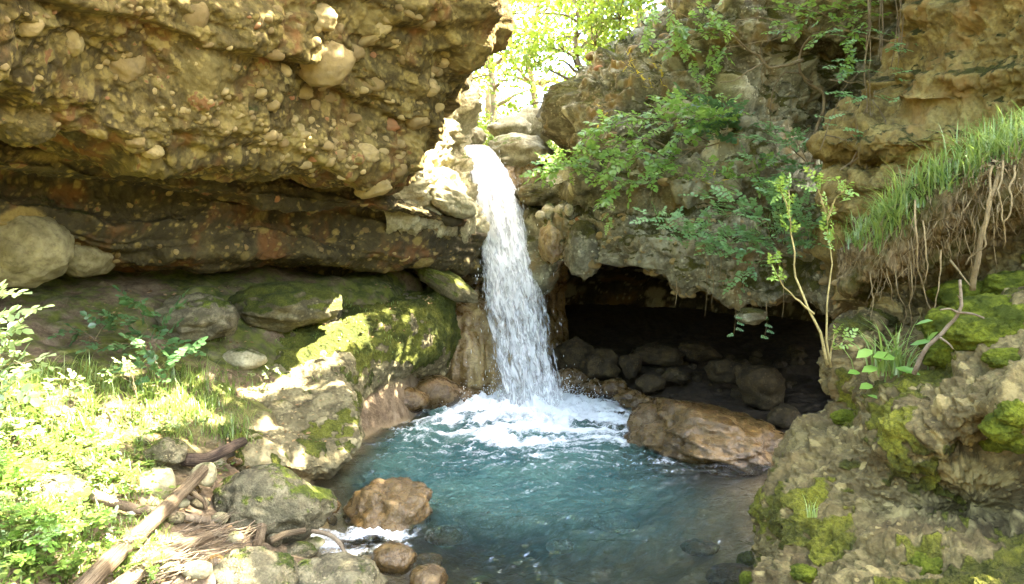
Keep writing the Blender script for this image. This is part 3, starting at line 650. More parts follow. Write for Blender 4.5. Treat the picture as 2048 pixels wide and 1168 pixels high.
tr = t.n('ShaderNodeBsdfTransparent'); m2 = t.n('ShaderNodeMixShader'); t.l(al, m2.inputs[0]); t.l(tr.outputs[0], m2.inputs[1]); t.l(mx.outputs[0], m2.inputs[2])
M['fall'] = t.out(m2.outputs[0])
t = NT('water_drops'); b = t.bsdf((0.85, 0.88, 0.88), 0.2, None, 0.5); M['drops'] = t.out(b)
nr_, nc2 = 220, 60
A, hwv, flen = fall_curve(nr_)
Vs, Fs, aa = [], [], {'across': [], 'along': [], 'seed': [], 'dense': []}
base = 0
for k in range(4):
    s = np.linspace(-1, 1, nc2); tt = np.linspace(0, 1, nr_)
    S, T = np.meshgrid(s, tt)
    wid = hwv[:, None] * (1.0 + 0.10 * (k - 2) * 0.5 + 0.12 * perlin(np.c_[tt * 5, np.full(nr_, k * 3.1), np.zeros(nr_)])[:, None])
    x = A[:, 0:1] + S * wid + 0.02 * (k - 2)
    bul = (1 - S ** 2) * 0.16 * np.sqrt(T + 0.02)
    y = A[:, 1:2] - bul + 0.05 * (k - 2)
    z = np.repeat(A[:, 2:3], nc2, 1)
    q = np.c_[x.ravel() * 7, (T * flen * 2.2).ravel(), np.full(x.size, k * 7.7)]
    y = y + (0.07 * (0.3 + T) * fbm(q, 3).reshape(x.shape)); x = x + 0.03 * T * fbm(q + 50, 3).reshape(x.shape)
    Vs.append(np.c_[x.ravel(), y.ravel(), z.ravel()]); Fs.append(grid_faces(nr_, nc2) + base); base += x.size
    aa['across'].append((S * wid * 3.2).ravel()); aa['along'].append((T * flen).ravel()); aa['seed'].append(np.full(x.size, k * 4.3))
    dens = 0.34 * (1 - sstep(0.55, 1.0, np.abs(S))) - 0.42 * sstep(0.72, 1.02, np.abs(S)) + 0.30 * (1 - sstep(0.0, 0.45, T)) - 0.24 * sstep(0.2, 0.8, T) + 0.03 * (2 - k)
    aa['dense'].append(dens.ravel())
fall = tag(ob('waterfall', mesh_np('waterfall', np.concatenate(Vs), np.concatenate(Fs), {k: np.concatenate(v) for k, v in aa.items()}), M['fall']), kind='structure')
# drops and short threads thrown off the sheet and up from the pool
oct_v = np.array([[1, 0, 0], [0, 1, 0], [-1, 0, 0], [0, -1, 0], [0, 0, 1], [0, 0, -1]], float)
oct_f = np.array([[0, 1, 4], [1, 2, 4], [2, 3, 4], [3, 0, 4], [1, 0, 5], [2, 1, 5], [3, 2, 5], [0, 3, 5]])
def drops(c, sc):
    n = len(c); V = (oct_v[None] * sc[:, None, :] + c[:, None, :]).reshape(-1, 3)
    Fc = (oct_f[None] + (np.arange(n) * 6)[:, None, None]).reshape(-1, 3); return V, Fc
R = np.random.default_rng(5)
n = 260; ti = (R.random(n) ** 0.75 * (nr_ - 1)).astype(int); sgn = R.choice([-1, 1], n)
off = np.where(R.random(n) < 0.5, sgn * (0.8 + np.abs(R.normal(0, 0.22, n))), R.uniform(-1, 1, n))
c = A[ti].copy(); c[:, 0] += off * hwv[ti]; c[:, 1] += -0.12 + R.normal(0, 0.12, n); c[:, 2] += R.normal(0, 0.05, n)
rad = R.uniform(0.002, 0.0055, n); V1, F1 = drops(c, np.c_[rad, rad, rad * R.uniform(1.5, 9, n)])
n2 = 4200; a2 = R.uniform(0, 2 * np.pi, n2); rr = np.abs(R.normal(0, 0.62, n2)); hh = np.abs(R.normal(0, 0.22, n2)) * np.exp(-rr * 0.8)
c2 = np.c_[BX + 0.15 + rr * np.cos(a2) * 1.3, BY - 0.05 + rr * np.sin(a2) * 0.8, 0.03 + hh]
rad = R.uniform(0.002, 0.008, n2); V2, F2 = drops(c2, np.c_[rad, rad, rad * R.uniform(0.8, 2, n2)])
tag(ob('water_spray', mesh_np('water_spray', np.concatenate([V1, V2]), np.concatenate([F1, F2 + len(V1)])), M['drops']),
    'fine white spray thrown around the foot of the waterfall', 'spray', kind='stuff')

# ------------------------------------------------------------------ loose rocks
_ico = {}
def ico(sub):
    if sub not in _ico:
        bm = bmesh.new(); bmesh.ops.create_icosphere(bm, subdivisions=sub, radius=1)
        _ico[sub] = (np.array([v.co[:] for v in bm.verts]), np.array([[v.index for v in f.verts] for f in bm.faces])); bm.free()
    return _ico[sub]

def rock_shape(sub, seed, ang=0.6, rough=1.0, planes=9):
    V, Fc = ico(sub); R = np.random.default_rng(seed); r = np.ones(len(V))
    for i in range(planes):
        n = R.normal(size=3); n /= np.linalg.norm(n); c = R.uniform(0.62, 0.95)
        dn = V @ n
        r = np.minimum(r, np.where(dn > 0.05, (c / np.maximum(dn, 0.05)) * ang + (1 - ang) * 1.25, 9))
    o = R.uniform(0, 50, 3)
    r = r * (1 + rough * (0.17 * fbm(V * 1.3 + o, 3) + 0.06 * fbm(V * 4 + o, 4) + 0.03 * fbm(V * 2.2 + o + 7, 3, ridged=True)))
    if sub >= 4:
        d1, d2, idn = worley(V * 4.5 + o); r += rough * 0.03 * np.where(idn < .5, np.sqrt(np.clip(1 - d1 / .5, 0, 1)), 0)
        r += rough * 0.012 * fbm(V * 16 + o, 2, ridged=True)
    W = V * r[:, None]
    W -= (W.max(0) + W.min(0)) / 2; W /= (W.max(0) - W.min(0))          # unit box
    return W, Fc

def rock(label, u, v, Y, w, h, mat, seed, depth=None, rot=0.0, sub=4, ang=0.6, rough=1.0, tilt=0.0, cat='boulder', name='boulder', group=None, parent=None, ry=0.0):
    """a rock whose middle is seen at u, v; w, h in photo pixels there"""
    W, Fc = rock_shape(sub, seed, ang, rough)
    sx, sz = px(w, Y), px(h, Y); sy = depth if depth else (sx + sz) / 2
    Rm = np.array(Matrix.Rotation(rot, 3, 'Z') @ Matrix.Rotation(tilt, 3, 'X') @ Matrix.Rotation(ry, 3, 'Y'))
    W = (W * np.array([sx, sy, sz])) @ Rm.T
    c = P(u, v, Y)
    n = len(W); z = np.zeros(n)
    d1, d2, idn = worley(W * 9 + seed)
    m = np.where(idn < .35, np.clip(1 - d1 / .45, 0, 1), 0)
    me = mesh_np(name, W, Fc, {'peb': sstep(.05, .3, m) * .6, 'tone': (idn * 7.3) % 0.85, 'moss': z})
    o = ob(name, me, M[mat], parent, c)
    if parent is None: tag(o, label, cat, group)
    return o

# left terrace and foreground
rock('large sandy boulder half buried on the terrace under the overhang beside a long mossy one', 395, 636, hit(395, 650)[0][1] - .1, 165, 104, 'boulder', 11, 0.9, sub=5)
rock('long mossy boulder on the terrace between a sandy boulder and the ledge', 572, 612, hit(572, 625)[0][1] - .1, 225, 100, 'ledge', 12, 1.1, sub=5, ang=.4)
rock('smooth pale flat stone lying alone on the mossy ledge', 487, 718, 7.55, 96, 46, 'pale_rock', 13, 0.36, rough=.5, cat='stone', name='stone')
rock('small reddish stone among dim leaves beside the sandy boulder', 382, 695, 7.5, 52, 34, 'boulder', 14, cat='stone', name='stone')
rock('lumpy grey and ochre boulder dappled with sun at the shore beside the stick heap', 550, 1000, 5.25, 248, 150, 'boulder', 15, 0.62, sub=5, ang=.75, ry=.12)
rock('rounded brown boulder spotted with moss at the foot of the stick heap', 505, 1172, 4.3, 190, 150, 'boulder', 16, 0.5, sub=5, ang=.45)
rock('dark grey boulder at the water beside the rounded mossy boulder', 662, 1172, 4.42, 215, 128, 'boulder', 17, 0.5, sub=5, ang=.5)
rock('wet orange brown boulder rising out of the pool near the small rapid', 775, 1018, 5.85, 186, 112, 'wet_rock', 18, 0.8, sub=5, ang=.8, rough=1.2, ry=-.15)
rock('small rounded stone wedged between the shore boulder and the rapid', 660, 1012, 5.6, 42, 38, 'wet_rock', 19, cat='stone', name='stone')
rock('low brown boulder lying in the sunlit grass', 88, 1004, 4.25, 190, 100, 'boulder', 20, 0.45, sub=5, ang=.5)
rock('ochre streaked angular rock above the end of the big log', 335, 907, 5.25, 82, 66, 'boulder', 21, 0.3, ang=.8)
rock('pale grey green slab leaning beside the big log', 313, 972, 4.9, 80, 78, 'pale_rock', 22, 0.22, ang=.9, rough=.5, ry=.5, cat='stone', name='stone')
rock('pale grey stone showing on the far side of the big log', 408, 950, 5.1, 52, 50, 'pale_rock', 23, 0.2, ang=.8, rough=.5, cat='stone', name='stone')
rock('dark grey stone at the edge of the grass next to the ledge', 460, 862, 6.2, 44, 30, 'boulder', 24, cat='stone', name='stone')
rock('flat sunlit stone beside the stick heap under the plank', 335, 1085, 4.45, 84, 40, 'pale_rock', 25, cat='stone', name='stone')
rock('rounded wet stone half under water below the dark grey boulder', 857, 1158, 4.62, 78, 52, 'wet_rock', 26, 0.26, rough=.5, cat='stone', name='stone')
rock('rounded wet cobble under shallow water between the two shore boulders and the pool boulder', 788, 1118, 4.95, 90, 60, 'wet_rock', 27, 0.3, rough=.5, cat='stone', name='stone')
rock('thick slab of rock leaning under the recess beside the travertine curtain', 892, 566, 10.2, 150, 52, 'ledge', 29, 0.6, sub=5, ry=.52, ang=.6)
for i, (u, v, Y, w, h) in enumerate(((735, 846, 9.0, 62, 62), (800, 800, 9.6, 120, 60), (862, 785, 10.0, 130, 70), (925, 790, 10.5, 90, 50))):
    rock(('rounded wet rock at the waterline under the undercut ledge', 'long wet reddish rock under the middle of the mossy ledge', 'wet reddish rock between the mossy ledge and the travertine curtain', 'low wet rock at the foot of the travertine curtain')[i], u, v, Y, w, h, 'wet_rock', 30 + i, rough=.8, group='wet rocks at the foot of the ledge')
for i, (u, v, Y, w, h) in enumerate(((893, 1063, 5.7, 90, 40), (1465, 1085, 5.2, 110, 46), (1010, 1130, 4.9, 80, 40), (1230, 1010, 6.0, 100, 40), (1330, 1120, 4.9, 90, 40), (960, 1090, 5.2, 70, 34), (1120, 1060, 5.5, 60, 30), (1180, 1140, 4.8, 70, 40), (1400, 1020, 6.0, 80, 30), (850, 1095, 5.2, 70, 40))):
    c = P(u, v, Y)
    o = rock('brown stone lying under the shallow water of the pool', u, v, Y, w, h, 'wet_rock', 40 + i, cat='stone', name='stone', rough=.5, group='stones on the pool bed')
    o.location.z = -0.10 - 0.1 * (i % 3)
R = np.random.default_rng(77)
# cobbles between the sticks
spots = [(590, 1078, 56, 36), (548, 1085, 36, 28), (512, 1090, 30, 26), (470, 1080, 34, 26), (600, 1108, 70, 36), (560, 1108, 40, 24), (630, 1092, 40, 30), (400, 1010, 40, 24), (385, 985, 36, 24), (440, 1040, 34, 26),
         (350, 1040, 40, 26), (300, 1050, 36, 26), (430, 930, 36, 24), (400, 905, 40, 30), (470, 925, 34, 20), (365, 1010, 30, 20), (285, 885, 40, 26), (310, 880, 30, 22), (395, 1145, 60, 36), (340, 1140, 44, 30), (430, 1130, 40, 30), (500, 1020, 26, 18), (375, 1110, 40, 24),
         (680, 1090, 36, 24), (720, 1105, 44, 30), (700, 1040, 30, 22), (660, 1045, 30, 24), (745, 1135, 40, 26), (250, 930, 30, 20), (265, 1010, 26, 18)]
for i, (u, v, w, h) in enumerate(spots):
    c, n = hit(u, v)
    km = ('pale_rock', 'boulder', 'wet_rock')[i % 3] if u < 640 else 'wet_rock'
    rock({'pale_rock': 'pale dry cobble lying between the driftwood sticks', 'boulder': 'grey brown cobble lying between the driftwood sticks', 'wet_rock': 'orange brown cobble lying between the driftwood sticks' if u < 640 else 'wet orange brown cobble beside the small rapid'}[km], u, v - h * .15, c[1], w, h, km, 60 + i, sub=3, rough=.6, cat='cobble', name='cobble', group='cobbles among the driftwood')
# above the fall
rock('pale sunlit boulder above the waterfall with dark shaded underside', 1018, 258, 13.2, 92, 54, 'pale_rock', 101, 0.6, ang=.75)
rock('pale sunlit boulder above the waterfall, taller and touching the right cliff', 1066, 252, 13.9, 78, 72, 'pale_rock', 102, 0.6, ang=.75)
rock('broad pale rock forming the right lip of the waterfall', 1040, 310, 12.0, 150, 90, 'pale_rock', 103, 1.2, sub=5, ang=.6)
rock('small pale rock at the left lip of the waterfall', 948, 276, 12.3, 50, 46, 'pale_rock', 104, 0.5)
rock('flat ledge rock jutting beside the waterfall above a row of small stones', 1072, 390, 10.9, 100, 46, 'cliff_right', 105, 0.8, sub=5, ang=.5)
for i, (u, v, w, h) in enumerate(((1098, 424, 30, 36), (1120, 422, 24, 28), (1080, 432, 22, 22), (1138, 420, 20, 26))):
    rock('small rounded stone in the row beside the waterfall under the flat ledge rock', u, v, 10.4 - .1 * i, w, h, 'pale_rock', 110 + i, sub=3, cat='stone', name='stone', group='stones beside the waterfall')
rock('wet travertine buttress right of the falling water above the cave', 1108, 492, 10.45, 66, 112, 'travertine', 115, 0.6, sub=5, ang=.4)
rock('pale knobbly rock hanging from the cave lip beside the wet buttress', 1165, 500, 9.95, 78, 120, 'cliff_right', 116, 0.6, sub=5, ang=.4)
rock('wet brown stub of rock dripping at the left edge of the falling water', 950, 505, 10.9, 40, 105, 'travertine', 117, 0.5, ang=.4)
rock('stone hanging under the lip of the cave roof', 1500, 632, 8.2, 60, 36, 'cliff_right', 118, 0.4, cat='stone', name='stone')
rock('dark rock slab leaning at the left of the falling water in sun and shade', 905, 405, 9.6, 110, 60, 'pale_rock', 119, 0.7, sub=5, ry=.35, ang=.7)
# wet slab with its knobs in the cave mouth
rock('large low wet orange slab of rock at the mouth of the cave', 1425, 876, 8.3, 350, 130, 'wet_rock', 121, 2.2, sub=6, ang=.75, rough=.95, ry=.14)
rock('round wet knob of rock sitting on the slab at the cave mouth', 1362, 838, 8.1, 76, 64, 'wet_rock', 122, 0.4, rough=.6)
rock('wet rock washed by foam at the end of the slab in the cave mouth', 1298, 848, 8.4, 90, 80, 'wet_rock', 123, 0.5, rough=.8)
rock('low wet rock at the waterline below the knob', 1320, 885, 8.1, 70, 44, 'wet_rock', 124, 0.4, rough=.7)
rock('low wet ledge of rock at the waterline under the slab', 1440, 912, 7.8, 230, 60, 'wet_rock', 125, 0.7, rough=.8, ry=.12)
cave = [(1262, 732, 10.8, 46, 48, 'shaded_cave_rock'), (1195, 728, 11.2, 80, 60, 'shaded_cave_rock'), (1148, 712, 11.6, 86, 76, 'shaded_cave_rock'), (1140, 765, 11.0, 70, 56, 'wet_rock'), (1185, 780, 10.7, 56, 40, 'wet_rock'), (1228, 776, 10.5, 56, 36, 'wet_rock'), (1255, 796, 9.9, 60, 36, 'wet_rock'),
        (1318, 708, 11.4, 100, 44, 'shaded_cave_rock'), (1395, 704, 11.4, 84, 40, 'shaded_cave_rock'), (1352, 752, 10.3, 56, 34, 'shaded_cave_rock'), (1300, 766, 10.2, 56, 34, 'shaded_cave_rock'), (1455, 742, 10.2, 76, 46, 'shaded_cave_rock'), (1520, 775, 9.4, 92, 84, 'shaded_cave_rock'), (1565, 835, 8.6, 64, 50, 'shaded_cave_rock'), (1285, 805, 9.6, 50, 30, 'wet_rock')]
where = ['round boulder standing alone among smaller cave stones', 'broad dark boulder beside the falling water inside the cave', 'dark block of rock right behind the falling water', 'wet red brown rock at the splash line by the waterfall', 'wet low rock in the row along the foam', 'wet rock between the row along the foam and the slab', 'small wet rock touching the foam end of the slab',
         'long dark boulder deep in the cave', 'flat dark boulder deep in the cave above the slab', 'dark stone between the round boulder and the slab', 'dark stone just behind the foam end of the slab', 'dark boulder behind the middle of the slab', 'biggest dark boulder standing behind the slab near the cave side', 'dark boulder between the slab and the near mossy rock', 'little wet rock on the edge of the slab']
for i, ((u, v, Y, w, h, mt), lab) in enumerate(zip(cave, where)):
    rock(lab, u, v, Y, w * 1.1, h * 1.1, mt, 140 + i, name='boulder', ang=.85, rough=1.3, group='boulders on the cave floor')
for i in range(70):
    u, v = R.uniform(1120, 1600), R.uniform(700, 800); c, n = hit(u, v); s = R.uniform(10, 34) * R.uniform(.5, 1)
    rock('small stone on the dark cave floor', u, v, c[1], s * 1.3, s, 'shaded_cave_rock', 180 + i, sub=3, ang=.9, rough=1.3, cat='stone', name='stone', group='small stones on the cave floor')

# ------------------------------------------------------------------ stones set in the conglomerate
t = NT('set_stone'); p = t.pos(); oi = t.n('ShaderNodeObjectInfo').outputs['Random']; n1 = t.noise(p, 14, 5, 0.65); n2 = t.noise(p, 70, 3, .6)
c = t.mix(oi, (0.17, 0.115, 0.042), (0.33, 0.25, 0.10)); c = t.mix(t.math('GREATER_THAN', oi, 0.93), c, (0.25, 0.115, 0.045))
c = t.mix(t.math('MULTIPLY', t.rng_(n1, 0.4, 0.7), 0.5), c, (0.13, 0.095, 0.045))
M['set_stone'] = t.out(t.bsdf(c, 0.85, t.bump(t.math('ADD', n1, n2), 0.5, 0.012), 0.25))
stone_meshes = []
for i in range(14):
    W, Fc = rock_shape(2, 300 + i, 0.55, 0.9); me = mesh_np('stone', W * 1.0, Fc); me.materials.append(M['set_stone']); stone_meshes.append(me)
big_meshes = []
for i in range(6):
    W, Fc = rock_shape(4, 330 + i, 0.55, 1.0); me = mesh_np('stone', W, Fc); me.materials.append(M['set_stone']); big_meshes.append(me)
def set_stone(parent, u, v, w, h, R, deep=0.18, meshes=None, k=None):
    p, n = hit(u, v)
    if p[1] > 13: return
    y = p[1]; sx, sz = px(w, y), px(h, y)
    ms = meshes or stone_meshes
    o = ob('stone', ms[int(R.integers(len(ms))) if k is None else k], None, parent)
    o.location = (p + np.array([0, 1, 0]) * (deep + .3) * min(sx, sz)).tolist()
    o.scale = (sx, min(sx, sz) * 0.75, sz); o.rotation_euler = (R.uniform(-.3, .3), R.uniform(-.35, .35), R.uniform(-.5, .5))
R = np.random.default_rng(99)
for k, (u, v, w, h) in enumerate(((634, 108, 128, 104), (722, 150, 84, 62), (600, 176, 44, 34), (770, 245, 66, 34), (690, 235, 70, 30), (620, 22, 96, 66), (365, 18, 84, 70), (297, 297, 44, 36), (256, 273, 42, 36), (645, 193, 46, 26), (730, 60, 110, 50), (805, 105, 44, 36),
                       (40, 45, 62, 44), (120, 75, 60, 60), (320, 130, 76, 90), (220, 110, 90, 90), (660, 290, 60, 40), (720, 300, 70, 44), (780, 300, 60, 40), (590, 255, 36, 24), (740, 375, 90, 40), (760, 200, 60, 40), (700, 100, 50, 40), (830, 230, 60, 50), (850, 170, 60, 40), (880, 110, 60, 44))):
    set_stone(cliff_left, u, v, w, h, R, 0.25, big_meshes, k % 6)
t = NT('pale_block'); p = t.pos(); n1 = t.noise(p, 5, 6, .65); c = t.mix(t.rng_(n1, .35, .68), (0.15, 0.125, 0.055), (0.28, 0.24, 0.115)); c = t.mix(t.math('MULTIPLY', t.rng_(t.noise(p, 22, 5, .7), .45, .7), .6), c, (0.08, 0.06, 0.028)); M['pale_block'] = t.out(t.bsdf(c, .9, t.bump(n1, .5, .03), .2))
for u, v, w, h, sd in ((30, 498, 200, 160, 338), (132, 512, 110, 90, 339)):
    p, n = hit(u, v - 25); p = P(u, v, p[1]); W, Fc = rock_shape(5, sd, .65, .7); y = p[1]
    o = ob('stone', mesh_np('stone', W * np.array([px(w, y), .7, px(h, y)]), Fc), M['pale_block'], cliff_left, p + np.array([0, .10 if u < 60 else .30, 0]))
    if u < 60: o['label'] = 'large smooth pale block set in the foot of the cliff'
for i in range(262):
    z = R.random()
    if z < .42: tt = R.random(); u, v, s = 300 + 420 * tt + R.normal(0, 50), 170 + 150 * tt + R.normal(0, 34), R.uniform(9, 17)
    elif z < .66: u, v, s = R.uniform(0, 520), R.uniform(0, 250), R.uniform(9, 18)
    elif z < .90: u, v, s = R.uniform(500, 880), R.uniform(0, 340), R.uniform(12, 34)
    else: u, v, s = R.uniform(100, 900), R.uniform(380, 520), R.uniform(10, 22)
    set_stone(cliff_left, u, v, s * R.uniform(1, 1.5), s * R.uniform(.6, 1), R, 0.1)
for i in range(150):
    u, v = R.uniform(1120, 1680), R.uniform(420, 620); s = R.uniform(9, 24)
    if i > 110: u, v = R.uniform(1160, 1500), R.uniform(60, 400)
    set_stone(cliff_right, u, v, s * 1.3, s * .8, R, 0.25)

# ------------------------------------------------------------------ tubes: logs, sticks, roots, stems
def tube(path, rad, sides=6, closed=True):
    path = np.asarray(path, float); n = len(path); rad = np.broadcast_to(rad, n)
    T = np.gradient(path, axis=0); T /= np.maximum(np.linalg.norm(T, axis=1), 1e-9)[:, None]
    ref = np.array([0, 0, 1.0]) if abs(T[:, 2].mean()) < 0.8 else np.array([1.0, 0, 0])
    a = np.cross(T, ref); a /= np.maximum(np.linalg.norm(a, axis=1), 1e-9)[:, None]; b = np.cross(T, a)
    th = np.linspace(0, 2 * np.pi, sides, endpoint=False)
    V = path[:, None] + rad[:, None, None] * (np.cos(th)[None, :, None] * a[:, None] + np.sin(th)[None, :, None] * b[:, None])
    i, j = np.meshgrid(np.arange(n - 1), np.arange(sides), indexing='ij'); j2 = (j + 1) % sides
    Q = np.stack([i * sides + j, i * sides + j2, (i + 1) * sides + j2, (i + 1) * sides + j], -1).reshape(-1, 4)
    caps = np.array([list(range(sides))[::-1], [(n - 1) * sides + k for k in range(sides)]])
    return V.reshape(-1, 3), Q, caps
def bend(a, b, n, sag=0.0, wob=0.0, R=None, seed=0):
    t_ = np.linspace(0, 1, n)[:, None]; p = a + (b - a) * t_; L_ = np.linalg.norm(b - a)
    p[:, 2] -= sag * L_ * 4 * t_[:, 0] * (1 - t_[:, 0])
    if wob:
        q = np.c_[t_[:, 0] * 3.5, np.full(n, seed * 3.7), np.zeros(n)]
        env = np.sin(np.pi * t_[:, 0]) ** .5
        for k in range(3): p[:, k] += wob * L_ * env * fbm(q + 20 * k, 2)
    return p
def curve_pts(cps, n):
    return hermite(np.array([P(*c) for c in cps])[:, None, :], n)[:, 0]
def merge(parts):
    Vs, Qs, Cs, b = [], [], {}, 0
    for V, Q, C in parts:
        Vs.append(V); Qs.append(Q + b); Cs.setdefault(C.shape[1], []).append(C + b); b += len(V)
    return np.concatenate(Vs), [np.concatenate(Qs)] + [np.concatenate(c) for c in Cs.values()]

def wood_mat(name, a, b, sc=(1, 1, 1)):
    t = NT(name); tc = t.n('ShaderNodeTexCoord').outputs['Object']; n1 = t.noise(tc, 5, 6, .65, .5); n2 = t.noise(t.mapping(tc, sc), 60, 4, .6)
    c = t.mix(t.rng_(n1, .35, .68), a, b); c = t.mix(t.math('MULTIPLY', t.rng_(n2, .5, .72), .6), c, tuple(x * .4 for x in a))
    return t.out(t.bsdf(c, .85, t.bump(t.math('ADD', n1, n2), .7, .012), .2))
M['driftwood'] = wood_mat('driftwood', (0.12, 0.082, 0.045), (0.25, 0.185, 0.11), (.35, .35, 1))
def log_mat(name, a, b):
    t = NT(name); cb = t.n('ShaderNodeCombineXYZ'); t.l(t.attr('gx'), cb.inputs[0]); t.l(t.attr('gz'), cb.inputs[1]); t.l(t.attr('gy'), cb.inputs[2]); v = cb.outputs[0]
    n1 = t.noise(t.mapping(v, (1, 1, 3)), 1.5, 5, .6, .5); n2 = t.noise(t.mapping(v, (9, 9, 2.5)), 1.2, 5, .65, .4); n3 = t.noise(t.pos(), 60, 3, .6)
    c = t.mix(t.rng_(n1, .35, .65), a, b); c = t.mix(t.math('MULTIPLY', t.rng_(n2, .47, .62), .8), c, tuple(x * .35 for x in a)); c = t.mix(t.math('MULTIPLY', t.rng_(n3, .5, .7), .35), c, tuple(x * .5 for x in a))
    return t.out(t.bsdf(c, .9, t.bump(t.math('ADD', t.math('MULTIPLY', n2, -1.2), t.math('MULTIPLY', n3, .4)), .9, .02), .15))
M['driftwood'] = log_mat('driftwood_log', (0.13, 0.09, 0.05), (0.26, 0.195, 0.115)); M['darkwood'] = log_mat('dark_log', (0.06, 0.042, 0.03), (0.16, 0.115, 0.075))
M['stick'] = wood_mat('grey_stick', (0.12, 0.088, 0.052), (0.27, 0.21, 0.135))
M['bark'] = wood_mat('bark', (0.12, 0.085, 0.045), (0.26, 0.20, 0.11))
M['root'] = wood_mat('root', (0.12, 0.085, 0.036), (0.25, 0.185, 0.085))
M['sapling_stem'] = wood_mat('sapling_stem', (0.22, 0.17, 0.06), (0.38, 0.31, 0.12))

def log(label, cps, r0, r1, mat, sides=14, n=60, seed=0, name='driftwood_log', flat=1.0, cat='log', group=None, knob=.12):
    pth = curve_pts(cps, n); tt = np.linspace(0, 1, n)
    rad = r0 + (r1 - r0) * tt; rad[0] *= .75; rad[-1] *= .6
    V, Q, C = tube(pth, rad, sides)
    ax = np.repeat(pth, sides, 0); off = V - ax
    q = V * np.array([5, 5, 9]) + seed
    off = off * (1 + knob * fbm(q, 3) + .06 * fbm(q * 4, 2, ridged=True))[:, None]; off[:, 2] *= flat
    V = ax + off; base = pth.mean(0); base[2] = V[:, 2].min()
    th = np.tile(np.linspace(0, 2 * np.pi, sides, endpoint=False), n); la = np.repeat(np.linspace(0, np.linalg.norm(pth[-1] - pth[0]), n), sides)
    o = ob(name, mesh_np(name, V - base, [Q, C], {'gx': np.cos(th), 'gz': np.sin(th), 'gy': la}), M[mat], None, base)
    return tag(o, label, cat, group)
log('big pale driftwood log slanting from the grass up to the stick heap', [(140, 1205, 3.50), (230, 1112, 3.92), (320, 1028, 4.45), (412, 936, 5.1)], .050, .036, 'driftwood', seed=2, n=80, knob=.10)
log('second flat pale log lying against the underside of the big log', [(215, 1195, 3.75), (310, 1120, 4.1), (420, 1070, 4.5)], .055, .045, 'driftwood', seed=5, flat=.6)
log('thin grey branch crossing under the big log', [(185, 990, 4.25), (260, 1015, 4.45), (340, 1028, 4.62), (420, 1042, 4.8)], .030, .022, 'stick', seed=6, name='driftwood_branch', cat='branch')
log('dark weathered log lying between the stones and the ledge', [(365, 920, 5.3), (410, 918, 5.45), (450, 900, 5.6), (488, 882, 5.85)], .045, .035, 'darkwood', seed=7)
log('pale split plank of driftwood resting on the shore boulders', [(425, 1092, 4.6), (500, 1102, 4.62), (570, 1115, 4.62), (632, 1130, 4.62)], .050, .035, 'driftwood', seed=8, flat=.5, name='driftwood_plank', cat='plank')
log('short stub of driftwood standing between the cobbles', [(514, 1096, 4.75), (520, 1072, 4.85), (524, 1052, 4.92)], .030, .032, 'driftwood', seed=9, name='driftwood_stub', cat='driftwood')
log('long stick of driftwood resting below the dappled boulder', [(540, 1082, 4.85), (570, 1068, 4.9), (612, 1060, 4.95)], .022, .018, 'driftwood', seed=10, name='driftwood_stick', cat='stick')
log('curved bare twig arching from the shore into the small rapid', [(622, 1062, 5.0), (655, 1068, 5.0), (678, 1085, 4.95), (692, 1112, 4.85)], .016, .012, 'stick', seed=12, name='driftwood_stick', cat='stick', sides=8)
log('forked bleached stick poking out beside the pale stone by the log', [(372, 965, 4.95), (392, 990, 4.85), (405, 1000, 4.85), (412, 1018, 4.75)], .020, .012, 'driftwood', seed=13, name='driftwood_stick', cat='stick', sides=8)
log('short pale stick leaning beside the stub', [(478, 1090, 4.75), (492, 1066, 4.82), (500, 1052, 4.85)], .014, .008, 'driftwood', seed=14, name='driftwood_stick', cat='stick', sides=8)
R = np.random.default_rng(12)
for i in range(95):
    tt = R.random(); u = 300 + 190 * tt + R.normal(0, 22); v = 1160 - 120 * tt + R.normal(0, 16)
    c, n = hit(u, v); c[2] += R.uniform(.0, .07)
    a = R.normal(0.85, 0.32); l = R.uniform(.09, .26)
    if i > 80: u, v = R.uniform(380, 560), R.uniform(880, 1100); c, n = hit(u, v); c[2] += .03; a = R.uniform(0, 3.1)
    d = np.array([math.cos(a), math.sin(a), R.normal(0.06, .12)]) * l
    pth = bend(c - d, c + d, 7, R.normal(0, .04), .05, seed=i); r0 = R.uniform(.003, .0075)
    V, Q, C = tube(pth, np.linspace(r0, r0 * .55, 7), 5); b = pth.mean(0)
    tag(ob('stick', mesh_np('stick', V - b, [Q, C]), M['stick'], None, b), 'thin dry stick in the tangled heap beside the big log', 'stick', 'sticks heaped beside the log')

# roots hanging from the undercut bank
def root_piece(cps, r0, r1, n=16, sides=5, wob=.03, seed=0):
    pth = curve_pts(cps, n); L_ = np.linalg.norm(pth[-1] - pth[0])
    q = np.c_[np.linspace(0, 4, n), np.full(n, seed * 2.3), np.zeros(n)]
    for k in range(3): pth[:, k] += wob * L_ * fbm(q + 11 * k, 2) * np.linspace(0, 1, n) ** .5
    V, Q, C = tube(pth, np.linspace(r0, r1, n), sides); b = pth[0].copy()
    return ob('root', mesh_np('root', V - b, [Q, C]), M['root'], bank, b)
root_piece([(1945, 580, 4.0), (1955, 520, 3.95), (1970, 440, 3.93), (1985, 380, 3.95), (2000, 330, 3.98)], .016, .010, 24, 8, .03, 1)
root_piece([(1985, 330, 3.9), (1975, 400, 3.85), (1960, 470, 3.85), (1940, 530, 3.9)], .007, .004, 18, 5, .08, seed=2)
root_piece([(1830, 400, 4.12), (1832, 470, 4.05), (1838, 540, 4.1), (1845, 568, 4.15), (1850, 600, 4.15), (1865, 632, 4.15)], .006, .003, 20, seed=3)
root_piece([(1882, 500, 4.1), (1878, 560, 4.1), (1872, 600, 4.12), (1866, 632, 4.15)], .005, .003, seed=4)
